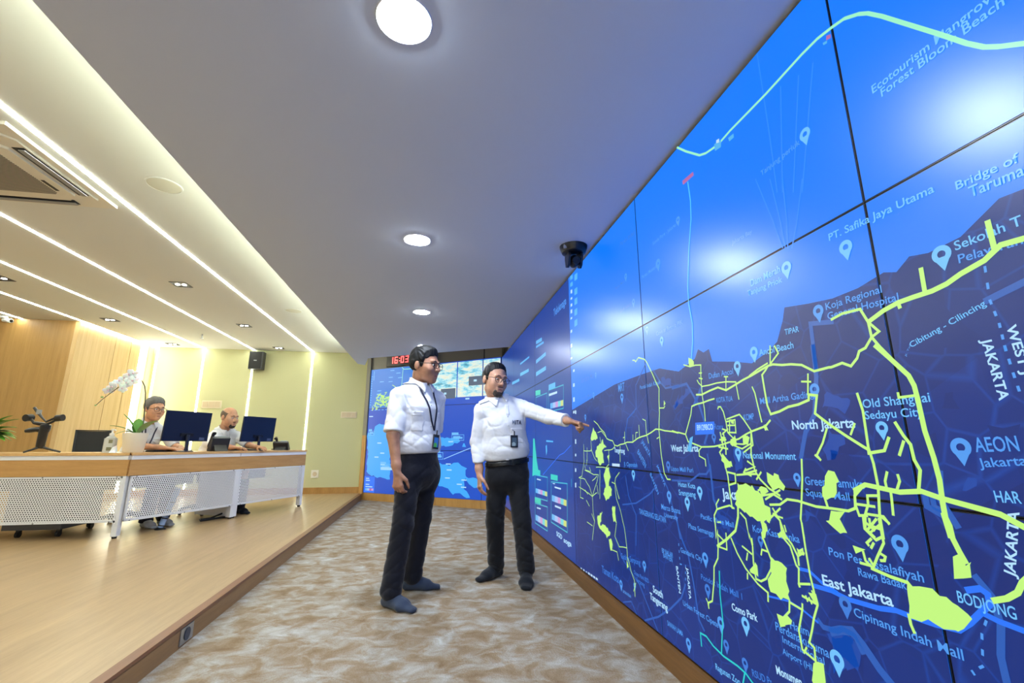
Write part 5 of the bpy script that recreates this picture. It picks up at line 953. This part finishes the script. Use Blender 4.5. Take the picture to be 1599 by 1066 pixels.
M_eyew = mat('eye white', (225, 222, 216), .25); M_iris = mat('dark iris', (24, 16, 12), .15); M_lip = mat('lips', (140, 82, 72), .45)
M_gl = mat('black glasses frame', (14, 14, 16), .25); M_strap = mat('navy lanyard', (16, 22, 52), .6); M_belt = mat('black leather belt', (14, 14, 15), .35); M_buck = mat('gunmetal buckle', (70, 70, 74), .3, .9)
M_lens = mat('clear spectacle lens', (240, 244, 248), .02, spec=.5, Transmission_Weight=1., IOR=1.02, Alpha=.35)

def head_parts(c, fwd, roll, s, o):
    """returns (skin sdf pieces, frame). c = point between the ears at eye height"""
    f = nrm(fwd); u = A3(0, 0, 1); l = nrm(np.cross(u, f)); u = np.cross(f, l)
    cr, sr = math.cos(roll), math.sin(roll); l, u = l*cr+u*sr, -l*sr+u*cr
    R = np.stack([l, f, u]); c = A3(*c)
    W = lambda x, y, z: c+(l*x+f*y+u*z)*s
    E = lambda p, r: ellip(W(*p), R, [q*s for q in r])
    K = lambda a, b, r1, r2: cone(W(*a), W(*b), r1*s, r2*s)
    ch = o.get('cheek', 1.); jw = o.get('jaw', 1.)
    base = union([E((0, -.014, .032), (.077, .096, .086)), E((0, .03, -.03), (.066*ch, .062, .08)), E((0, .03, -.072), (.053*jw, .05, .036)), E((0, .07, -.098), (.024*jw, .02, .017)),
                  E((.042*ch, .055, -.03), (.024, .026, .026)), E((-.042*ch, .055, -.03), (.024, .026, .026))], .03*s)
    det = union([K((-.042, .078, .026), (-.012, .086, .022), .010, .009), K((.042, .078, .026), (.012, .086, .022), .010, .009), K((0, .086, .012), (0, .108, -.026), .0085, .0125), E((.012, .098, -.031), (.009, .011, .008)), E((-.012, .098, -.031), (.009, .011, .008)),
                 K((-.02, .083, -.060), (.02, .083, -.060), .007, .007), K((-.016, .083, -.071), (.016, .083, -.071), .0075, .0075)], .008*s)
    sock = union([E((.031, .098, .004), (.018, .016, .011)), E((-.031, .098, .004), (.018, .016, .011))], .005*s)
    ears = union([E((.079*ch**.3, -.012, -.008), (.010, .019, .031)), E((-.079*ch**.3, -.012, -.008), (.010, .019, .031))], .005*s)
    def skin(P):
        d = smin(base(P), det(P), .014*s); d = smax(d, -sock(P), .01*s); return smin(d, ears(P), .008*s)
    return skin, base, W, R, c, s
def face_objects(H, root, body, o, h):
    skin, base, W, R, c, s = H
    toL = lambda P: ((P-c)@R.T)/s
    lo, hi = c-.2*s, c+.2*s
    zl = np.array(o.get('hairline', [(-.12, -.06), (-.035, -.05), (-.016, -.03), (-.004, -.018), (.022, -.016), (.029, .004), (.034, .036), (.052, .05), (.068, .066), (.1, .082)]), np.float32)
    th_ = o.get('hair', .010)
    def hair(P):
        q = toL(P); t = th_*(.75+.75*np.clip((q[:, 2]-.06)/.06, 0, 1)+.5*np.clip((q[:, 1]-.0)/.07, 0, 1))*(np.clip((q[:, 2]-np.interp(q[:, 1], zl[:, 0], zl[:, 1]))/.05, 0, 1)*.75+.25)
        d = base(P)-t*s-.0022*np.sin(q[:, 0]*330+2.5*np.sin(q@A3(60, 70, 50)))*s*min(1, th_/.01)
        g_ = (np.interp(q[:, 1], zl[:, 0], zl[:, 1])+.0035*np.sin(q[:, 0]*260+2*np.sin(q[:, 0]*90))*(q[:, 1] > .02)-q[:, 2])*s*.8
        if o.get('bald'): g_ = np.maximum(g_, (q[:, 2]-(.075-.30*np.maximum(q[:, 1]+.045, 0)))*s*.8)
        return np.maximum(d, g_)
    sdf_obj('hair', hair, lo, hi, h, o.get('hairmat', M_hair), root)
    for sd in (-1, 1):
        e = MB(); Rm = Matrix([list(map(float, R[:, 0])), list(map(float, R[:, 1])), list(map(float, R[:, 2]))])
        Rm = Matrix(tuple(map(tuple, R.T.tolist())))
        e.ell(W(sd*.031, .083, .003), (.0135*s, .0085*s, (.0062 if not o.get('squint') else .0048)*s), Rm, 14, 8); ob = obj('eye', e, M_eyew, root, smooth=True)
        e = MB(); e.ell(W(sd*.031+o.get('gaze', 0), .0895, .0022), (.0056*s, .004*s, .0052*s), Rm, 12, 8); obj('iris', e, M_iris, ob, smooth=True)
        b = MB(); b.tube([W(sd*.013, .0935, .0265), W(sd*.03, .0925, .0305), W(sd*.049, .080, .0235)], [.0022*s, .0032*s, .0015*s], 8); obj('eyebrow', b, o.get('browmat', M_brow), root, smooth=True)
    b = MB()
    sm = o.get('smile', 0.)
    b.tube([W(-.026, .083, -.066+sm), W(-.013, .0925, -.067), W(0, .094, -.0665), W(.013, .0925, -.067), W(.026, .083, -.066+sm)], [.0018*s, .004*s, .0048*s, .004*s, .0018*s], 8); obj('lips', b, o.get('lipmat', M_lip), root, smooth=True)
    if o.get('beard'):
        B = o['beard']; E = lambda p, r: ellip(W(*p), R, [q*s for q in r])
        rg = union([E((0, .085, -.105), (.034*B, .045, .021)), E((.03*B, .072, -.088), (.009, .03, .018)), E((-.03*B, .072, -.088), (.009, .03, .018))], .012*s)
        sk = lambda P: skin(P)-.0035*s-.001*np.sin(P@A3(400, 300, 500))
        sdf_obj('beard', inter(sk, rg), lo, hi, h*.8, M_beard, root)
    if o.get('moustache'):
        E = lambda p, r: ellip(W(*p), R, [q*s for q in r])
        sdf_obj('moustache', inter(lambda P: skin(P)-.002*s, E((0, .09, -.050), (.026, .03, .006))), lo, hi, h*.7, M_must, root)
    if o.get('glasses'):
        fr = MB(); r1 = .0017*s*o.get('gthick', 1.)
        for sd in (-1, 1):
            ring = []
            for k in range(17):
                a = 2*math.pi*k/16; ca, sa = math.cos(a), math.sin(a); p_ = 2.6
                ex = math.copysign(abs(ca)**(2/p_), ca); ez = math.copysign(abs(sa)**(2/p_), sa)
                x = sd*(.033+.025*ex*sd); ring.append(W(x, .106-.10*max(0, abs(x)-.012)*.9, -.001+.0195*ez))
            fr.tube(ring, r1, 6, False)
            fr.tube([W(sd*.058, .100, .006), W(sd*.078, .09, .008), W(sd*.0835, .0, .008), W(sd*.082, -.025, -.005)], r1*1.15, 6)
        fr.tube([W(-.009, .106, .004), W(0, .11, .006), W(.009, .106, .004)], r1, 6)
        gl = obj('glasses', fr, M_gl, root, smooth=True)
def hand_sdf(w, d, n, s_, curl, sc=1., spread=.0):
    """w wrist, d finger direction, n way the palm faces, s_ thumb side; curl per finger (index..little) and thumb"""
    w = A3(*w); d = nrm(d); n = nrm(np.array(n)-d*float(np.dot(n, d))); t = np.cross(d, n); s_ = t if np.dot(t, s_) > 0 else -t
    fs = [slab(w+d*.012*sc, w+d*.082*sc, (.027*sc, .0165*sc), (.039*sc, .0135*sc), s_)]
    L = [.074, .082, .076, .060]; off = [.030, .0105, -.0095, -.0285]; fl = []
    for i in range(4):
        p = w+(d*(.086-.004*abs(i-1.3))+s_*off[i])*sc; dd = nrm(d+s_*(spread*(1.5-i)))
        a = 0.; parts = []; rr = [.0098, .009, .0083, .007]
        for j, (fr, cw) in enumerate(((.45, .8), (.31, 1.15), (.24, .75))):
            a += curl[i]*cw; v = dd*math.cos(a)+n*math.sin(a); q = p+v*L[i]*fr*sc*1.02; parts.append(cone(p, q, rr[j]*sc, rr[j+1]*sc)); p = q
        fl.append(union(parts, .003*sc))
    p = w+(d*.022+s_*.026+n*.006)*sc; a = curl[4]; v1 = nrm(d*.72+s_*.62+n*.35); q1 = p+v1*.042*sc; v2 = nrm(d*(.9-.3*a)+s_*(.35-.75*a)+n*(.25+.5*a)); q2 = q1+v2*.034*sc; q3 = q2+nrm(v2+n*.2*a-s_*.3*a)*.026*sc
    th_ = union([cone(p, q1, .016*sc, .0118*sc), cone(q1, q2, .0108*sc, .0098*sc), cone(q2, q3, .0098*sc, .0078*sc)], .004*sc)
    fingers = lambda P: np.minimum.reduce([g_(P) for g_ in fl])
    return lambda P: smin(smin(fs[0](P), fingers(P), .007*sc), th_(P), .009*sc)
def person(o):
    J = {k: A3(*v) for k, v in o['J'].items()}; f = nrm(o['face']); l = nrm(np.cross(A3(0, 0, 1), f)); rb = np.stack([l, f, A3(0, 0, 1)])
    root = thing('person', o['label'], 'person', o['loc'], None); h = o.get('h', .005); sk = skin_mat('skin '+o['tag'], o['skin'])
    Z = A3(0, 0, 1)
    H = head_parts(J['head'], o['look'], o.get('roll', 0), o['hs'], o)
    hd = H[0]; hs = o['hs']
    neck = cone(J['neck']-Z*.04, H[2](0, -.028, -.06), .056*hs, .050*hs)
    pieces = [slab(J['pelvis'], J['chest'], (.145, .10), (.15, .10), l), slab(J['chest'], J['neck']-Z*.07, (.15, .10), (.10, .07), l)]
    wid = o.get('w', 1.)
    hnds = {}
    for sd in 'RL':
        pieces += [cone(J['sh'+sd], J['el'+sd], .047, .040), cone(J['el'+sd], J['wr'+sd]*.8+J['el'+sd]*.2, .042, .030), cone(J['wr'+sd]*.8+J['el'+sd]*.2, J['wr'+sd], .030, .0255)]
        hh = o['hand'+sd]; hnds[sd] = hand_sdf(J['wr'+sd], *hh, sc=o.get('handsc', 1.))
        pieces += [cone(J['hip'+sd], J['kn'+sd], .07, .048), cone(J['kn'+sd], J['an'+sd], .05, .036)]
    trunk = union(pieces, .02)
    def body(P):
        d = smin(trunk(P), neck(P), .025); d = smin(d, hd(P), .016); return smin(smin(d, hnds['R'](P), .012), hnds['L'](P), .012)
    pts = np.array([v for k, v in J.items()]); lo, hi = pts.min(0)-.22, pts.max(0)+.24; lo[2] = max(lo[2], o['zf'])
    sdf_obj('body', body, lo, hi, h, sk, root)
    face_objects(H, root, sk, o, h)
    # ---- shirt
    tw = o['torso']              # stations: (joint name or point, half width, half depth)
    st = [(J[a] if isinstance(a, str) else A3(*a), ru, rv) for a, ru, rv in tw]
    tor = union([slab(st[i][0], st[i+1][0], (st[i][1], st[i][2]), (st[i+1][1], st[i+1][2]), l) for i in range(len(st)-1)], .03)
    yoke = union([cone(J['shR'], J['neck']-Z*.035, .060*wid, .062), cone(J['shL'], J['neck']-Z*.035, .060*wid, .062)], .03)
    fo = o.get('folds', (.0045, 1.)); w1 = folds(fo[0]*.62, (38, 22, 44), (14, 19, -11), .4); w2_ = folds(fo[0]*.5, (-30, 34, 60), (21, -12, 16), 1.9); w3 = folds(fo[0]*.75, (50, 50, 95), (22, 9, 25), .7)
    slv = []
    for sd in 'RL':
        a, e, w_ = J['sh'+sd], J['el'+sd], J['wr'+sd]
        if o['sleeve'] == 'short':
            t = o.get('slen', .78); E_ = a+(e-a)*t; s1 = cone(a, E_, .062*wid, .066); s1 = (lambda g_, p, n: (lambda P: np.maximum(g_(P), (P-p)@n)))(s1, E_, nrm(e-a))
        else:
            wc = e+(w_-e)*o.get('cuffat', .93); n = nrm(w_-e); up_ = cone(a, e, .060*wid, .053); lo_ = cone(e, wc, .053, .043); cu = cone(e+(wc-e)*.72, wc, .0455, .0475)
            s1 = (lambda A_, B_, C_, p, n: (lambda P: np.maximum(smin(smin(A_(P), B_(P), .02), np.maximum(C_(P), -((P-(p-n*.06))@n)), .004), (P-p)@n)))(up_, lo_, cu, wc, n)
        slv.append(s1)
    zw = o['waist']
    arm = [(J['sh'+sd]+l*(sg*.012), nrm(l*sg+nrm(J['el'+sd]-J['sh'+sd])*(.45 if (J['el'+sd]-J['sh'+sd])[2] < -.2 else .1))) for sd, sg in (('R', -1), ('L', 1))]
    def shirt0(P):
        d = smin(tor(P), yoke(P), .05); d = smin(smin(d, slv[0](P), .018), slv[1](P), .018)
        for p_, n_ in arm: d = d+.0045*np.exp(-(((P-p_)@n_)/.007)**2)*(P[:, 2] > p_[2]-.13)
        return d+(w1(P)+w2_(P)+w3(P)*np.clip((zw+.22-P[:, 2])/.2, 0, 1))*np.clip((P[:, 2]-zw-.0)/.07, .12, 1)
    nk = cone(J['neck']-Z*.05, H[2](0, -.028, -.06), .064*hs, .060*hs)
    wdir = nrm(J['chest']-J['pelvis'])
    def shirt(P):
        d = shirt0(P); d = smax(d, (J['pelvis']+wdir*o.get('wd', .008)-P)@wdir, .02)
        return smax(d, -nk(P)-.004, .006)
    sm_ = o['shirtmat']
    sdf_obj('shirt', shirt, lo, hi, h, sm_, root)
    # collar: a sloping band round the neck with two points in front
    na = nrm(H[2](0, -.028, -.06)-(J['neck']-Z*.05)); nb_ = J['neck']
    def collar(P):
        q = P-nb_; yf = q@f; x = np.abs(q@l); z = q@na; fr_ = np.clip((yf+.01)/.085, 0, 1)
        top = .062-.040*fr_; bot = .012-.062*fr_+np.clip(x-.046, 0, .05)*1.3*fr_
        shell = smin(nk(P)-.004-.014*np.clip((.05-z)/.05, 0, 1.2), shirt0(P)-.006, .01)
        d = np.maximum(np.abs(shell)-.0036, np.maximum(z-top, bot-z)*.8)
        gap = .004+np.clip((.03-z)*.42, 0, .05)-x
        return np.maximum(d, np.where(yf > 0, gap, -1))
    sdf_obj('collar', collar, J['neck']-.16, J['neck']+.16, h*.8, sm_, root)
    patch = lambda name, th_, fs, m, label=None, hh=None: sdf_obj(name, inter(lambda P: np.abs(shirt0(P))-th_, *fs), lo, hi, hh or h, m, root, label)
    def boxreg(c_, hw, hh_, dep=.12):
        c_ = A3(*c_)
        def g_(P):
            q = P-c_; return np.maximum(np.maximum(np.abs(q@l)-hw, np.abs(q[:, 2])-hh_), np.maximum(-(q@f)-.02, (q@f)-dep))
        return g_
    ctr = lambda x, z: A3(*(J['chest'][:2]), z)+l*x
    if o.get('pockets'):
        for x in (-.085, .085):
            if x not in o['pockets']: continue
            zp = o['pz']
            patch('pocket', .0035, [boxreg(ctr(x, zp-.065), .052, .055)], sm_)
            patch('pocket_flap', .007, [boxreg(ctr(x, zp), .056, .016)], sm_)
    patch('placket', .0062, [boxreg(ctr(0, (J['neck'][2]+zw)/2-.03), .015, (J['neck'][2]-zw)/2-.02)], sm_)
    # surface point of the shirt front below a given (x, z)
    def front(x, z, off=.004, sdfn=None):
        p0 = ctr(x, z)+(J['pelvis']-J['chest'])*float((J['chest'][2]-z)/max(.05, J['chest'][2]-J['pelvis'][2]))*A3(1, 1, 0) if z < J['chest'][2] else ctr(x, z)
        t = np.arange(.30, -.02, -.002, np.float32); P = p0[None]+f[None]*t[:, None]; d = (sdfn or shirt0)(P); i = np.argmax(d < off); return P[i]
    for k in range(4):
        z = J['neck'][2]-.075-k*(J['neck'][2]-zw-.12)/5; p = front(0, z, .004); bm = MB()
        bm.tube([p-f*.002, p+f*.003], .0052, 10); obj('button', bm, M_seam, root)
    # ---- trousers, belt, socks
    if o.get('legs', True):
        tr = o['trouser']; wv = o.get('wv', (.148, .105)); hips = slab(J['pelvis']-wdir*.0+Z*.0, (J['hipR']+J['hipL'])/2-Z*.02, wv, (.168, .125), l)
        lg = []
        for sd in 'RL':
            lg.append(union([cone(J['hip'+sd], J['kn'+sd], .088, .068), slab(J['kn'+sd], J['an'+sd]+Z*o.get('hem', .02), (.068, .068), (.062, .07), l)], .02))
        t1 = folds(.0045, (20, 25, 36), (9, -12, 14), 1.1); t2 = folds(.003, (-44, 30, 60), (15, 20, -9), 2.2); t3 = folds(.006, (12, 15, 75), (20, 17, 9), .3)
        za = max(J['anR'][2], J['anL'][2])
        bulge = ellip(o['bulge'][0], np.eye(3), o['bulge'][1]) if o.get('bulge') else None
        def pants0(P):
            d = smin(hips(P), smin(lg[0](P), lg[1](P), .012), .035)
            if bulge: d = smin(d, bulge(P), .03)
            return d+(t1(P)+t2(P))*np.clip((J['pelvis'][2]-P[:, 2])/.08, .05, 1)+t3(P)*np.clip((.32-(P[:, 2]-o['zf']))/.25, 0, 1)
        def pants(P):
            d = pants0(P); d = np.maximum(d, (P-(J['pelvis']+wdir*o.get('wtop', .014)))@wdir)
            return np.maximum(d, o['zf']+o.get('hemz', .035)-P[:, 2])
        sdf_obj('trousers', pants, lo, hi, h, tr, root)
        bz = J['pelvis']-wdir*.014
        def belt(P):
            return np.maximum(np.abs(hips(P)-.003)-.006, np.abs((P-bz)@wdir)-.017)
        if o.get('belt'):
            b_ = sdf_obj('belt', belt, lo, hi, h, M_belt, root)
            p = A3(*J['pelvis']); t = np.arange(.30, 0, -.002, np.float32); P = (bz[None]+f[None]*t[:, None]).astype(np.float32); p = P[np.argmax(hips(P) < .008)]
            M5 = Matrix(((l[0], f[0], 0, p[0]), (l[1], f[1], 0, p[1]), (0, 0, 1, p[2]), (0, 0, 0, 1)))
            bk = MB()
            for a in ((-.024, .024, .013, .018), (-.024, .024, -.018, -.013), (-.024, -.019, -.018, .018), (.019, .024, -.018, .018)): bk.box(a[0], a[1], -.002, .004, a[2], a[3], M5)
            obj('buckle', bk, M_buck, b_)
        for sd in 'RL':
            fd = nrm(o['foot'+sd]); fs = np.cross(Z, fd); an = J['an'+sd]; g0 = A3(an[0], an[1], o['zf'])
            sf = union([cone(an+Z*.04, an, .040, .040), slab(g0-fd*.035+Z*.034, g0+fd*.10+Z*.030, (.034, .034), (.044, .03), fs), slab(g0+fd*.10+Z*.026, g0+fd*.185+Z*.016, (.044, .026), (.034, .016), fs), cone(an+Z*.0, g0+fd*.1+Z*.035, .040, .028)], .03)
            fz = folds(.0022, (60, 50, 90), (30, 40, 20), .5)
            sdf_obj('sock', lambda P: np.maximum(sf(P)+fz(P), o['zf']+.001-P[:, 2]), g0-A3(.27, .27, 0), g0+A3(.27, .27, .18), h*.8, o['sock'], root)
    o['front'] = front; o['root'] = root; o['l'] = l; o['f'] = f; o['Jn'] = J; o['nk'] = nk; o['shirt0'] = shirt0; o['H'] = H; o['ctr'] = ctr
    return o
def badge(o, x, z, w_, hgt, tilt=0., insert=((60, 130, 210), (90, 190, 90))):
    l, f = o['l'], o['f']; p = o['front'](x, z, .012); root = o['root']
    M5 = Matrix(((l[0], f[0], 0, p[0]), (l[1], f[1], 0, p[1]), (0, 0, 1, p[2]), (0, 0, 0, 1))) @ Matrix.Rotation(tilt, 4, 'Y')
    b = obj('badge', MB().box(-w_/2, w_/2, -.004, .004, -hgt/2, hgt/2, M5, .006), mat('dark badge holder', (18, 22, 40), .35), root, 'dark badge holder with a coloured card')
    obj('card', MB().box(-w_*.33, w_*.33, .004, .0048, -hgt*.38, hgt*.30, M5), mat('badge card sky', insert[0], .4), b)
    obj('card_picture', MB().prism([(-w_*.33, -hgt*.38), (w_*.1, -hgt*.38), (w_*.2, -hgt*.2), (-w_*.05, -hgt*.05), (-w_*.33, -hgt*.12)], .0048, .0052, M5 @ Matrix(((1, 0, 0, 0), (0, 0, 1, 0), (0, 1, 0, 0), (0, 0, 0, 1)))), mat('badge card green', insert[1], .4), b)
    obj('clip', MB().tube([M5 @ Vector((0, .003, hgt/2)), M5 @ Vector((0, .003, hgt/2+.03))], .0045, 8), M_buck, b)
    return M5 @ Vector((0, .003, hgt/2+.03))
def lanyard(o, top, zs, x_at):
    """two straps from the neck sides down the shirt front to the badge clip"""
    for sd in (-1, 1):
        q = MB(); pts = []
        for t in np.linspace(0, 1, 14):
            z = zs+(top[2]-zs)*t; x = sd*.062*(1-t)**.8+x_at*t; pts.append(o['front'](x, float(z), .005))
        J = o['Jn']; back = J['neck']+o['l']*sd*.060-o['f']*.02+A3(0, 0, .022)
        pts = [J['neck']+o['l']*sd*.02-o['f']*.075+A3(0, 0, .03), back]+pts
        V = []; n = len(pts)
        for i, p in enumerate(pts):
            d = nrm(pts[min(i+1, n-1)]-pts[max(i-1, 0)]); w_ = nrm(np.cross(d, o['f'] if i > 1 else A3(0, 0, 1)))*.0065; V += [p-w_, p+w_]
        q.add(V, [(2*i, 2*i+1, 2*i+3, 2*i+2) for i in range(n-1)])
        ob = obj('lanyard', q, M_strap, o['root'], smooth=True); md = ob.modifiers.new('thickness', 'SOLIDIFY'); md.thickness = .003; md.offset = 1
# ============================================================ the four people
m1 = person(dict(tag='a', label='man in a short-sleeved white shirt and navy trousers, arm hanging, looking right', loc=(-.09, 3.39, 0), face=(.70, -.71, 0), look=(.86, -.48, -.10), hs=1.10, skin=(176, 128, 102), zf=0.,
    J=dict(head=(-.055, 3.37, 1.562), neck=(-.085, 3.40, 1.415), chest=(-.085, 3.385, 1.24), pelvis=(-.072, 3.38, .925), shR=(-.222, 3.28, 1.325), shL=(.045, 3.53, 1.33), elR=(-.243, 3.215, 1.06), wrR=(-.200, 3.175, .815),
           elL=(.03, 3.62, 1.08), wrL=(.03, 3.50, .845), hipR=(-.128, 3.325, .83), hipL=(-.018, 3.445, .83), knR=(-.152, 3.25, .49), knL=(-.035, 3.515, .49), anR=(-.205, 3.232, .075), anL=(-.085, 3.572, .075)),
    handR=((.10, -.05, -1), (.45, .85, .1), (.8, -.45, 0), [.55, .62, .68, .75, .45]), handL=((-.1, -.2, -1), (-.3, -.8, 0), (.6, -.3, 0), [.3, .3, .3, .3, .3]),
    torso=[('pelvis', .158, .112), ((-.078, 3.383, .99), .174, .126), ('chest', .17, .122), ((-.087, 3.392, 1.35), .135, .085)], sleeve='short', slen=.93, shirtmat=M_shirt, waist=.93, pockets=(-.085, .085), pz=1.205, folds=(.005, 1),
    trouser=M_navy, sock=M_sock1, footR=(.78, -.63, 0), footL=(1, -.05, 0), glasses=True, hair=.013, gthick=1.2, bulge=((.025, 3.455, .775), (.055, .065, .09)), wv=(.150, .108)))
top = badge(m1, .028, 1.015, .058, .098, .1)
lanyard(m1, top, 1.385, .028)
m2 = person(dict(tag='b', label='bearded man in a long-sleeved white shirt and dark trousers, pointing at the screen', loc=(.61, 3.68, 0), face=(.12, -1, 0), look=(.42, -.92, -.14), roll=-.10, hs=1.12, skin=(200, 150, 122), zf=0.,
    J=dict(head=(.50, 3.63, 1.505), neck=(.535, 3.66, 1.352), chest=(.578, 3.66, 1.16), pelvis=(.61, 3.67, .875), shR=(.405, 3.65, 1.262), shL=(.720, 3.645, 1.290), elR=(.372, 3.69, 1.01), wrR=(.388, 3.61, .765),
           elL=(.900, 3.475, 1.205), wrL=(.985, 3.205, 1.163), hipR=(.535, 3.68, .775), hipL=(.685, 3.665, .775), knR=(.522, 3.71, .42), knL=(.715, 3.61, .42), anR=(.545, 3.79, .075), anL=(.744, 3.60, .075)),
    handR=((-.02, -.2, -1), (.95, .2, 0), (0, -1, 0), [.42, .46, .5, .55, .4]), handL=((.82, -.44, -.24), (-.25, .18, -.95), (.45, .85, 0), [.04, 1.15, 1.25, 1.3, .9]),
    torso=[('pelvis', .172, .122), ((.60, 3.665, .96), .180, .130), ('chest', .176, .126), ((.548, 3.66, 1.285), .14, .088)], sleeve='long', cuffat=.86, shirtmat=M_shirt2, waist=.885, folds=(.0055, 1),
    trouser=M_char, sock=M_sock2, footR=(-.79, -.62, 0), footL=(-.22, -.97, 0), belt=True, glasses=True, beard=1., moustache=True, smile=.007, squint=True, hair=.009, hairline=[(-.12, -.06), (-.035, -.05), (-.016, -.03), (-.004, -.018), (.020, -.012), (.026, .01), (.03, .045), (.048, .064), (.066, .082), (.1, .1)], cheek=.98, wv=(.165, .116), w=1.03,))
top = badge(m2, .03, 1.02, .058, .092, 0., ((70, 90, 110), (150, 170, 180)))
cord = MB(); cord.tube([top, m2['front'](.03, 1.105, .006)], .002, 6); obj('badge_cord', cord, M_black, m2['root'])
# lettering embroidered on the chest, and the pocket beneath it
l2, f2 = m2['l'], m2['f']
pk = lambda P: np.maximum(np.abs(m2['shirt0'](P))-.0035, np.maximum(np.abs((P-A3(*m2['ctr'](.075, 1.06)))@l2)-.055, np.maximum(np.abs(P[:, 2]-1.065)-.055, -((P-A3(*m2['ctr'](.075, 1.06)))@f2))))
sdf_obj('pocket', pk, (.5, 3.4, .95), (.8, 3.75, 1.2), .004, M_shirt2, m2['root'])
x = .030
for ch, w_, mm in (('M', .022, mat('grey blue thread', (110, 124, 150), .7)), ('I', .006, mat('navy thread', (24, 30, 60), .7)), ('T', .018, bpy.data.materials['navy thread']), ('A', .021, bpy.data.materials['navy thread'])):
    p = m2['front'](x+w_/2, 1.15, .006)-l2*w_/2+f2*.002
    text_on(ch, p, Vector(l2), Vector((0, 0, 1)), w_, mm, m2['root'], 'chest_lettering', height=.030, bold=.035); x += w_+.005
M_shoe = mat('pale grey shoes', (176, 178, 182), .6)
s3 = dict(sleeve='short', slen=.95, h=.007, zf=.11, hemz=.05, hem=.0, sock=M_sock2, shirtmat=M_shirt, trouser=M_navy, folds=(.005, 1))
m3 = person(dict({**s3, 'sock': M_shoe}, tag='c', label='seated man with grey hair and glasses behind the left monitor', loc=(-3.42, 6.17, .11), face=(.80, -.6, 0), look=(.84, -.52, -.12), hs=1.12, skin=(206, 152, 118),
    J=dict(head=(-3.228, 6.10, 1.405), neck=(-3.285, 6.14, 1.245), chest=(-3.33, 6.17, 1.06), pelvis=(-3.40, 6.22, .78), shR=(-3.36, 6.01, 1.135), shL=(-3.18, 6.28, 1.14), elR=(-3.26, 5.86, .985), wrR=(-2.93, 5.87, .955),
           elL=(-3.02, 6.26, .97), wrL=(-2.84, 6.02, .955), hipR=(-3.37, 6.14, .70), hipL=(-3.28, 6.28, .70), knR=(-3.00, 5.92, .66), knL=(-2.92, 6.05, .66), anR=(-3.03, 5.92, .19), anL=(-2.94, 6.07, .19)),
    handR=((1, .12, -.05), (0, .1, -1), (.1, 1, 0), [.25, .25, .28, .3, .2]), handL=((.6, -.75, -.05), (0, .1, -1), (-.7, -.6, 0), [.25, .25, .28, .3, .2]),
    torso=[('pelvis', .16, .115), ((-3.37, 6.20, .90), .175, .13), ('chest', .172, .12), ((-3.295, 6.15, 1.18), .135, .085)], waist=.84, footR=(.8, -.6, 0), footL=(.8, -.6, 0), glasses=True, hairmat=M_hairg, hair=.012, pockets=(.085, -.085), pz=1.06))
lanyard(m3, np.array(m3['front'](.0, .96, .006)), 1.2, .0)
m4 = person(dict(s3, tag='d', label='seated heavier man with shaved head and dark beard between the two monitors', loc=(-2.92, 7.0, .11), face=(.78, -.62, 0), look=(.9, -.43, -.14), hs=1.14, skin=(200, 148, 114), cheek=1.12, jaw=1.15,
    J=dict(head=(-2.70, 6.86, 1.352), neck=(-2.765, 6.90, 1.185), chest=(-2.81, 6.94, 1.02), pelvis=(-2.90, 7.02, .78), shR=(-2.83, 6.78, 1.085), shL=(-2.63, 7.05, 1.10), elR=(-2.74, 6.56, .975), wrR=(-2.50, 6.60, .957),
           elL=(-2.46, 6.98, .985), wrL=(-2.26, 6.80, .957), hipR=(-2.88, 6.94, .70), hipL=(-2.78, 7.08, .70), knR=(-2.52, 6.70, .66), knL=(-2.42, 6.85, .66), anR=(-2.55, 6.72, .19), anL=(-2.44, 6.88, .19)),
    handR=((.9, .3, -.05), (0, .1, -1), (.1, 1, 0), [.25, .25, .28, .3, .2]), handL=((.75, -.65, -.05), (0, .1, -1), (-.7, -.6, 0), [.25, .25, .28, .3, .2]),
    torso=[('pelvis', .19, .15), ((-2.86, 6.99, .90), .205, .165), ('chest', .195, .14), ((-2.775, 6.91, 1.13), .15, .095)], waist=.84, footR=(.8, -.6, 0), footL=(.8, -.6, 0), beard=1.1, moustache=True, hairmat=M_hairs, hair=.003, bald=True, w=1.1, shirtmat=M_shirt2))
